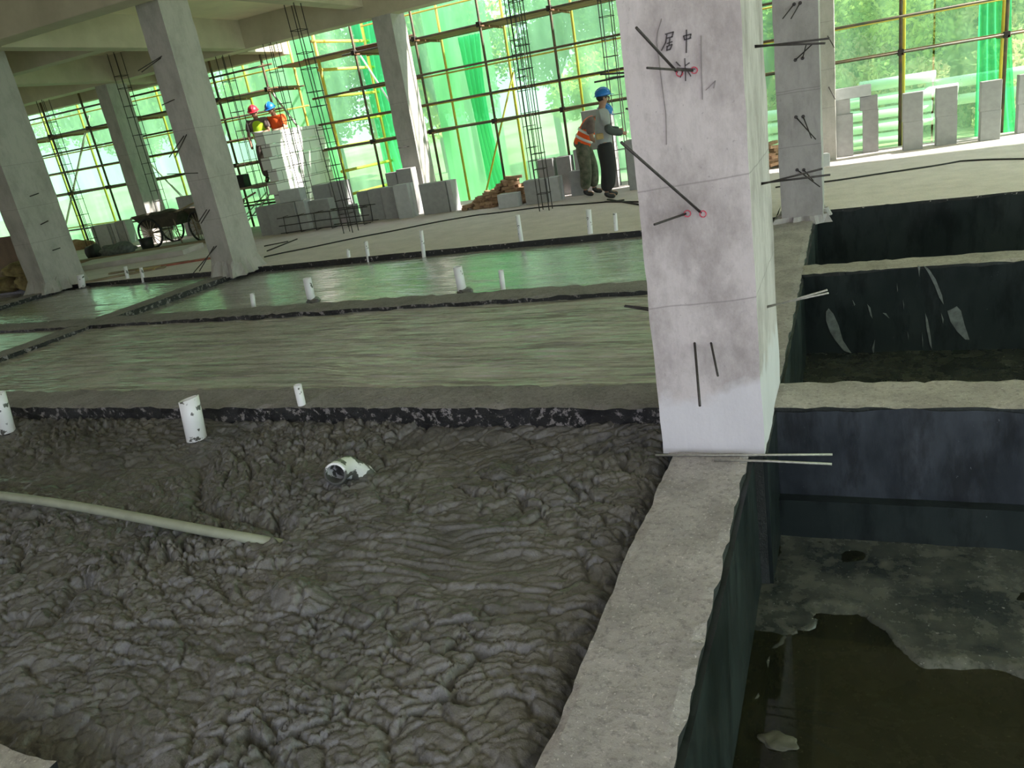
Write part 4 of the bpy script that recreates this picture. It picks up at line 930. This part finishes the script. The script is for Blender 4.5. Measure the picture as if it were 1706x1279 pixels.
bent = dict(pelvis=(-.05, 0, .92), chest=(.12, 0, 1.19), neck=(.26, 0, 1.29), head=(.38, 0, 1.34), sh_l=(.15, .18, 1.24), sh_r=(.15, -.18, 1.24), el_l=(.20, .22, .98), el_r=(.16, -.24, .97),
    wr_l=(.40, .15, .88), wr_r=(.36, -.2, .84), hip_l=(-.05, .10, .87), hip_r=(-.05, -.10, .87), kn_l=(.06, .12, .48), kn_r=(-.02, -.12, .48), an_l=(.04, .13, .09), an_r=(-.08, -.13, .09), to_l=(.19, .14, .045), to_r=(.07, -.14, .045), baggy=1.15, nod=.5)
person((-4.22, 13.35, 0), .15, 'stooping worker in orange vest and camouflage trousers, half hidden behind the grey-shirted man', bent, 'brown_cloth', 'camo', 'blue_h', vest='orange')
work = dict(pelvis=(0, 0, .93), chest=(.06, 0, 1.26), neck=(.12, 0, 1.41), head=(.19, 0, 1.53), sh_l=(.08, .19, 1.34), sh_r=(.08, -.19, 1.34), el_l=(.20, .23, 1.10), el_r=(.10, -.26, 1.07),
    wr_l=(.42, .15, 1.08), wr_r=(.15, -.25, .84), hip_l=(0, .10, .88), hip_r=(0, -.10, .88), kn_l=(.05, .12, .48), kn_r=(0, -.12, .48), an_l=(0, .13, .09), an_r=(-.04, -.13, .09), to_l=(.14, .14, .045), to_r=(.10, -.14, .045), baggy=1.1, nod=.3)
PLZ = 1.00
person((-12.27, 14.74, PLZ), -1.1, 'worker in red helmet and lime vest standing on the trestle left of the block wall', work, 'brown_cloth', 'brown_cloth', 'red_h', vest='lime')
work2 = dict(work); work2.update(wr_r=(.42, -.15, 1.05), el_r=(.2, -.24, 1.1))
person((-11.86, 14.95, PLZ), -1.5, 'worker in blue helmet and orange vest behind the top of the sunlit block wall', work2, 'orange', 'camo', 'blue_h', vest='orange')
# the trestle they stand on
t = empty('work_trestle', (-12.30, 14.15, 0), 'timber and steel work trestle carrying the two workers beside the block wall', 'trestle')
mb = MB(); mb.box((-.75, 0, PLZ-.05), (.70, 1.1, PLZ)); mb.build('deck', M['timber'], t, bevel=.005)
for x in (-.7, .5):
    for y in (.05, 1.1):
        mb = MB(); mb.tube([(x-.05, y, 0), (x+.05, y, PLZ-.05)], .02, 6); mb.build('leg', M['pole_white'], t)
    mb = MB(); mb.tube([(x, .05, .3), (x, 1.1, .75)], .014, 6); mb.build('brace', M['pole_white'], t)
mb = MB(); mb.tube([(-.7, .05, .15), (.5, .05, .9)], .014, 6); mb.build('brace', M['pole_white'], t)
for z in (.35, .65):
    mb = MB(); mb.tube([(-.72, .03, z), (.52, .03, z)], .012, 6); mb.build('rail', M['steel'], t)
flat('mortar_bucket_board', (-12.85, 14.3), .35, .3, .28, .2, 'black_rubber', 'black mortar tub on the trestle beside the red-helmeted worker', 'tub', z=PLZ)
# a plank and tool held by the standing man is omitted: only his hands show

# ================================================================== 10. OUTSIDE: PIPES AND TREES
i = 0
for (x0, x1, y, z, r, lb) in ((.2, 1.6, 18.5, .92, .11, 'short white drain pipe on top of the stack behind the net'), (1.45, 4.2, 18.6, .74, .11, 'long white pipe at the right of the stack, level with the block tops'), (-2.5, 2.0, 18.5, .62, .11, 'white pipe second from the top of the stack behind the net'),
        (-3.0, 1.55, 18.45, .36, .11, 'white pipe in the middle of the stack behind the net'), (-3.0, 1.7, 18.45, .10, .11, 'white pipe fourth from the top of the stack'), (-3.5, 1.3, 18.4, -.15, .11, 'white pipe at the bottom of the stack behind the net'), (1.9, 4.6, 18.5, .40, .1, 'white pipe lying lower at the right end of the stack')):
    n = 22; mb = MB(); vs = []
    for xx, rr in ((0, r), (x1-x0, r), (x1-x0, r*.88), (0, r*.88)):
        vs += [(xx, rr*math.cos(2*math.pi*k2/n), rr*math.sin(2*math.pi*k2/n)) for k2 in range(n)]
    mb.add(vs, [(j*n+i, j*n+(i+1) % n, ((j+1) % 4)*n+(i+1) % n, ((j+1) % 4)*n+i) for j in range(4) for i in range(n)], 0, True)
    o = mb.build('drain_pipe', M['bigpipe']); o.location = (x0, y, z); tag(o, lb, 'pipe', 'white pipes stacked outside')
t = empty('pipe_rack', (-3.2, 18.4, -.4), 'timber stakes holding the white pipe stack outside', 'rack')
for x in (0, 2.2, 4.4):
    mb = MB(); mb.box((x, .14, 0), (x+.08, .22, 1.4)); mb.build('stake', M['timber'], t)
def crown(seed, R_, h, dens, m, name):
    rs = np.random.default_rng(seed); vs = []; fs = []
    cl = [(rs.normal(0, R_*.42), rs.normal(0, R_*.42), h+rs.normal(0, R_*.45), R_*rs.uniform(.3, .55)) for _ in range(16)]
    for cx, cy, cz, cr in cl:
        for _ in range(dens):
            d = rs.normal(size=3); d /= np.linalg.norm(d); p = np.array([cx, cy, cz])+d*cr*rs.uniform(.55, 1.05)
            a = rs.normal(size=3); a /= np.linalg.norm(a); b = np.cross(a, rs.normal(size=3)); b /= np.linalg.norm(b); s = rs.uniform(.05, .10)
            k0 = len(vs); vs += [tuple(p-a*s), tuple(p+b*s*.5), tuple(p+a*s), tuple(p-b*s*.5)]; fs.append((k0, k0+1, k0+2, k0+3))
    me = bpy.data.meshes.new(name); me.from_pydata(vs, [], fs); me.materials.append(M[m]); return me
crowns = [crown(1, 1.7, 3.4, 520, 'leaf', 'foliage'), crown(2, 1.6, 2.2, 900, 'leaf2', 'foliage'), crown(3, 1.25, .9, 800, 'leaf3', 'foliage'), crown(4, 1.9, 4.2, 600, 'leaf', 'foliage')]
tm = MB(); tm.tube([(0, 0, -.6), (.08, .05, 1.4), (-.1, 0, 2.8), (.2, .1, 4.2)], [.12, .09, .07, .03], 8); tm.tube([(-.05, 0, 1.9), (.6, .3, 3.2)], [.05, .02], 6); tm.tube([(-.05, 0, 2.2), (-.7, -.2, 3.5)], [.05, .02], 6)
tm0 = tm.build('trunk', M['bark']).data; bpy.data.objects.remove(bpy.data.objects['trunk'])
trees = [(-30, 27, 0, 1.3), (-26, 24, 3, 1.2), (-22.5, 23.5, 0, 1.1), (-19, 26, 3, 1.3), (-16, 23, 0, 1.0), (-13, 25, 3, 1.3), (-10.6, 22.5, 0, 1.0), (-8.3, 24, 3, 1.1), (-6.0, 21.8, 1, 1.0), (-4.2, 24, 3, 1.3), (-2.0, 22.5, 0, 1.1),
         (0.2, 24.5, 3, 1.3), (2.0, 22.0, 1, 1.0), (3.6, 25, 0, 1.3), (5.6, 23, 3, 1.2), (0.6, 21.2, 2, .9), (2.9, 20.9, 2, 1.0), (-1.3, 20.8, 2, .8), (4.8, 21.4, 2, 1.1), (1.5, 27, 1, 1.5), (-4.9, 27, 1, 1.6), (-14.5, 28, 1, 1.6), (7.5, 26, 0, 1.5), (-24, 30, 1, 1.8), (-.2, 21.6, 2, 1.0), (1.8, 21.9, 2, 1.1), (3.8, 21.8, 2, 1.1), (1.1, 23.4, 1, 1.1), (3.1, 23.6, 1, 1.1), (4.9, 23.2, 1, 1.1), (-.9, 23.2, 1, 1.0)]
kinds = ('green leafy tree with bent trunk', 'yellow-green tree', 'low reddish green shrub', 'tall mid-green tree')
for i, (x, y, kk, s) in enumerate(trees):
    where = 'at the far left' if x < -18 else 'beyond the left columns' if x < -11.5 else 'behind the stair tower and brick pile' if x < -5 else 'behind the standing workers' if x < -1.5 else 'above the white pipe stack at the right'
    t = empty('shrub' if kk == 2 else 'tree', (x, y, -.3), f'{kinds[kk]} {where}', 'shrub' if kk == 2 else 'tree', f'{kinds[kk]}s outside the net {where}', rz=i*1.3)
    t.scale = (s, s, s)
    for nm, me in (('foliage', crowns[kk]), ('trunk', tm0)):
        if kk == 2 and nm == 'trunk': continue
        o = bpy.data.objects.new(nm, me); COL.objects.link(o); o.parent = t
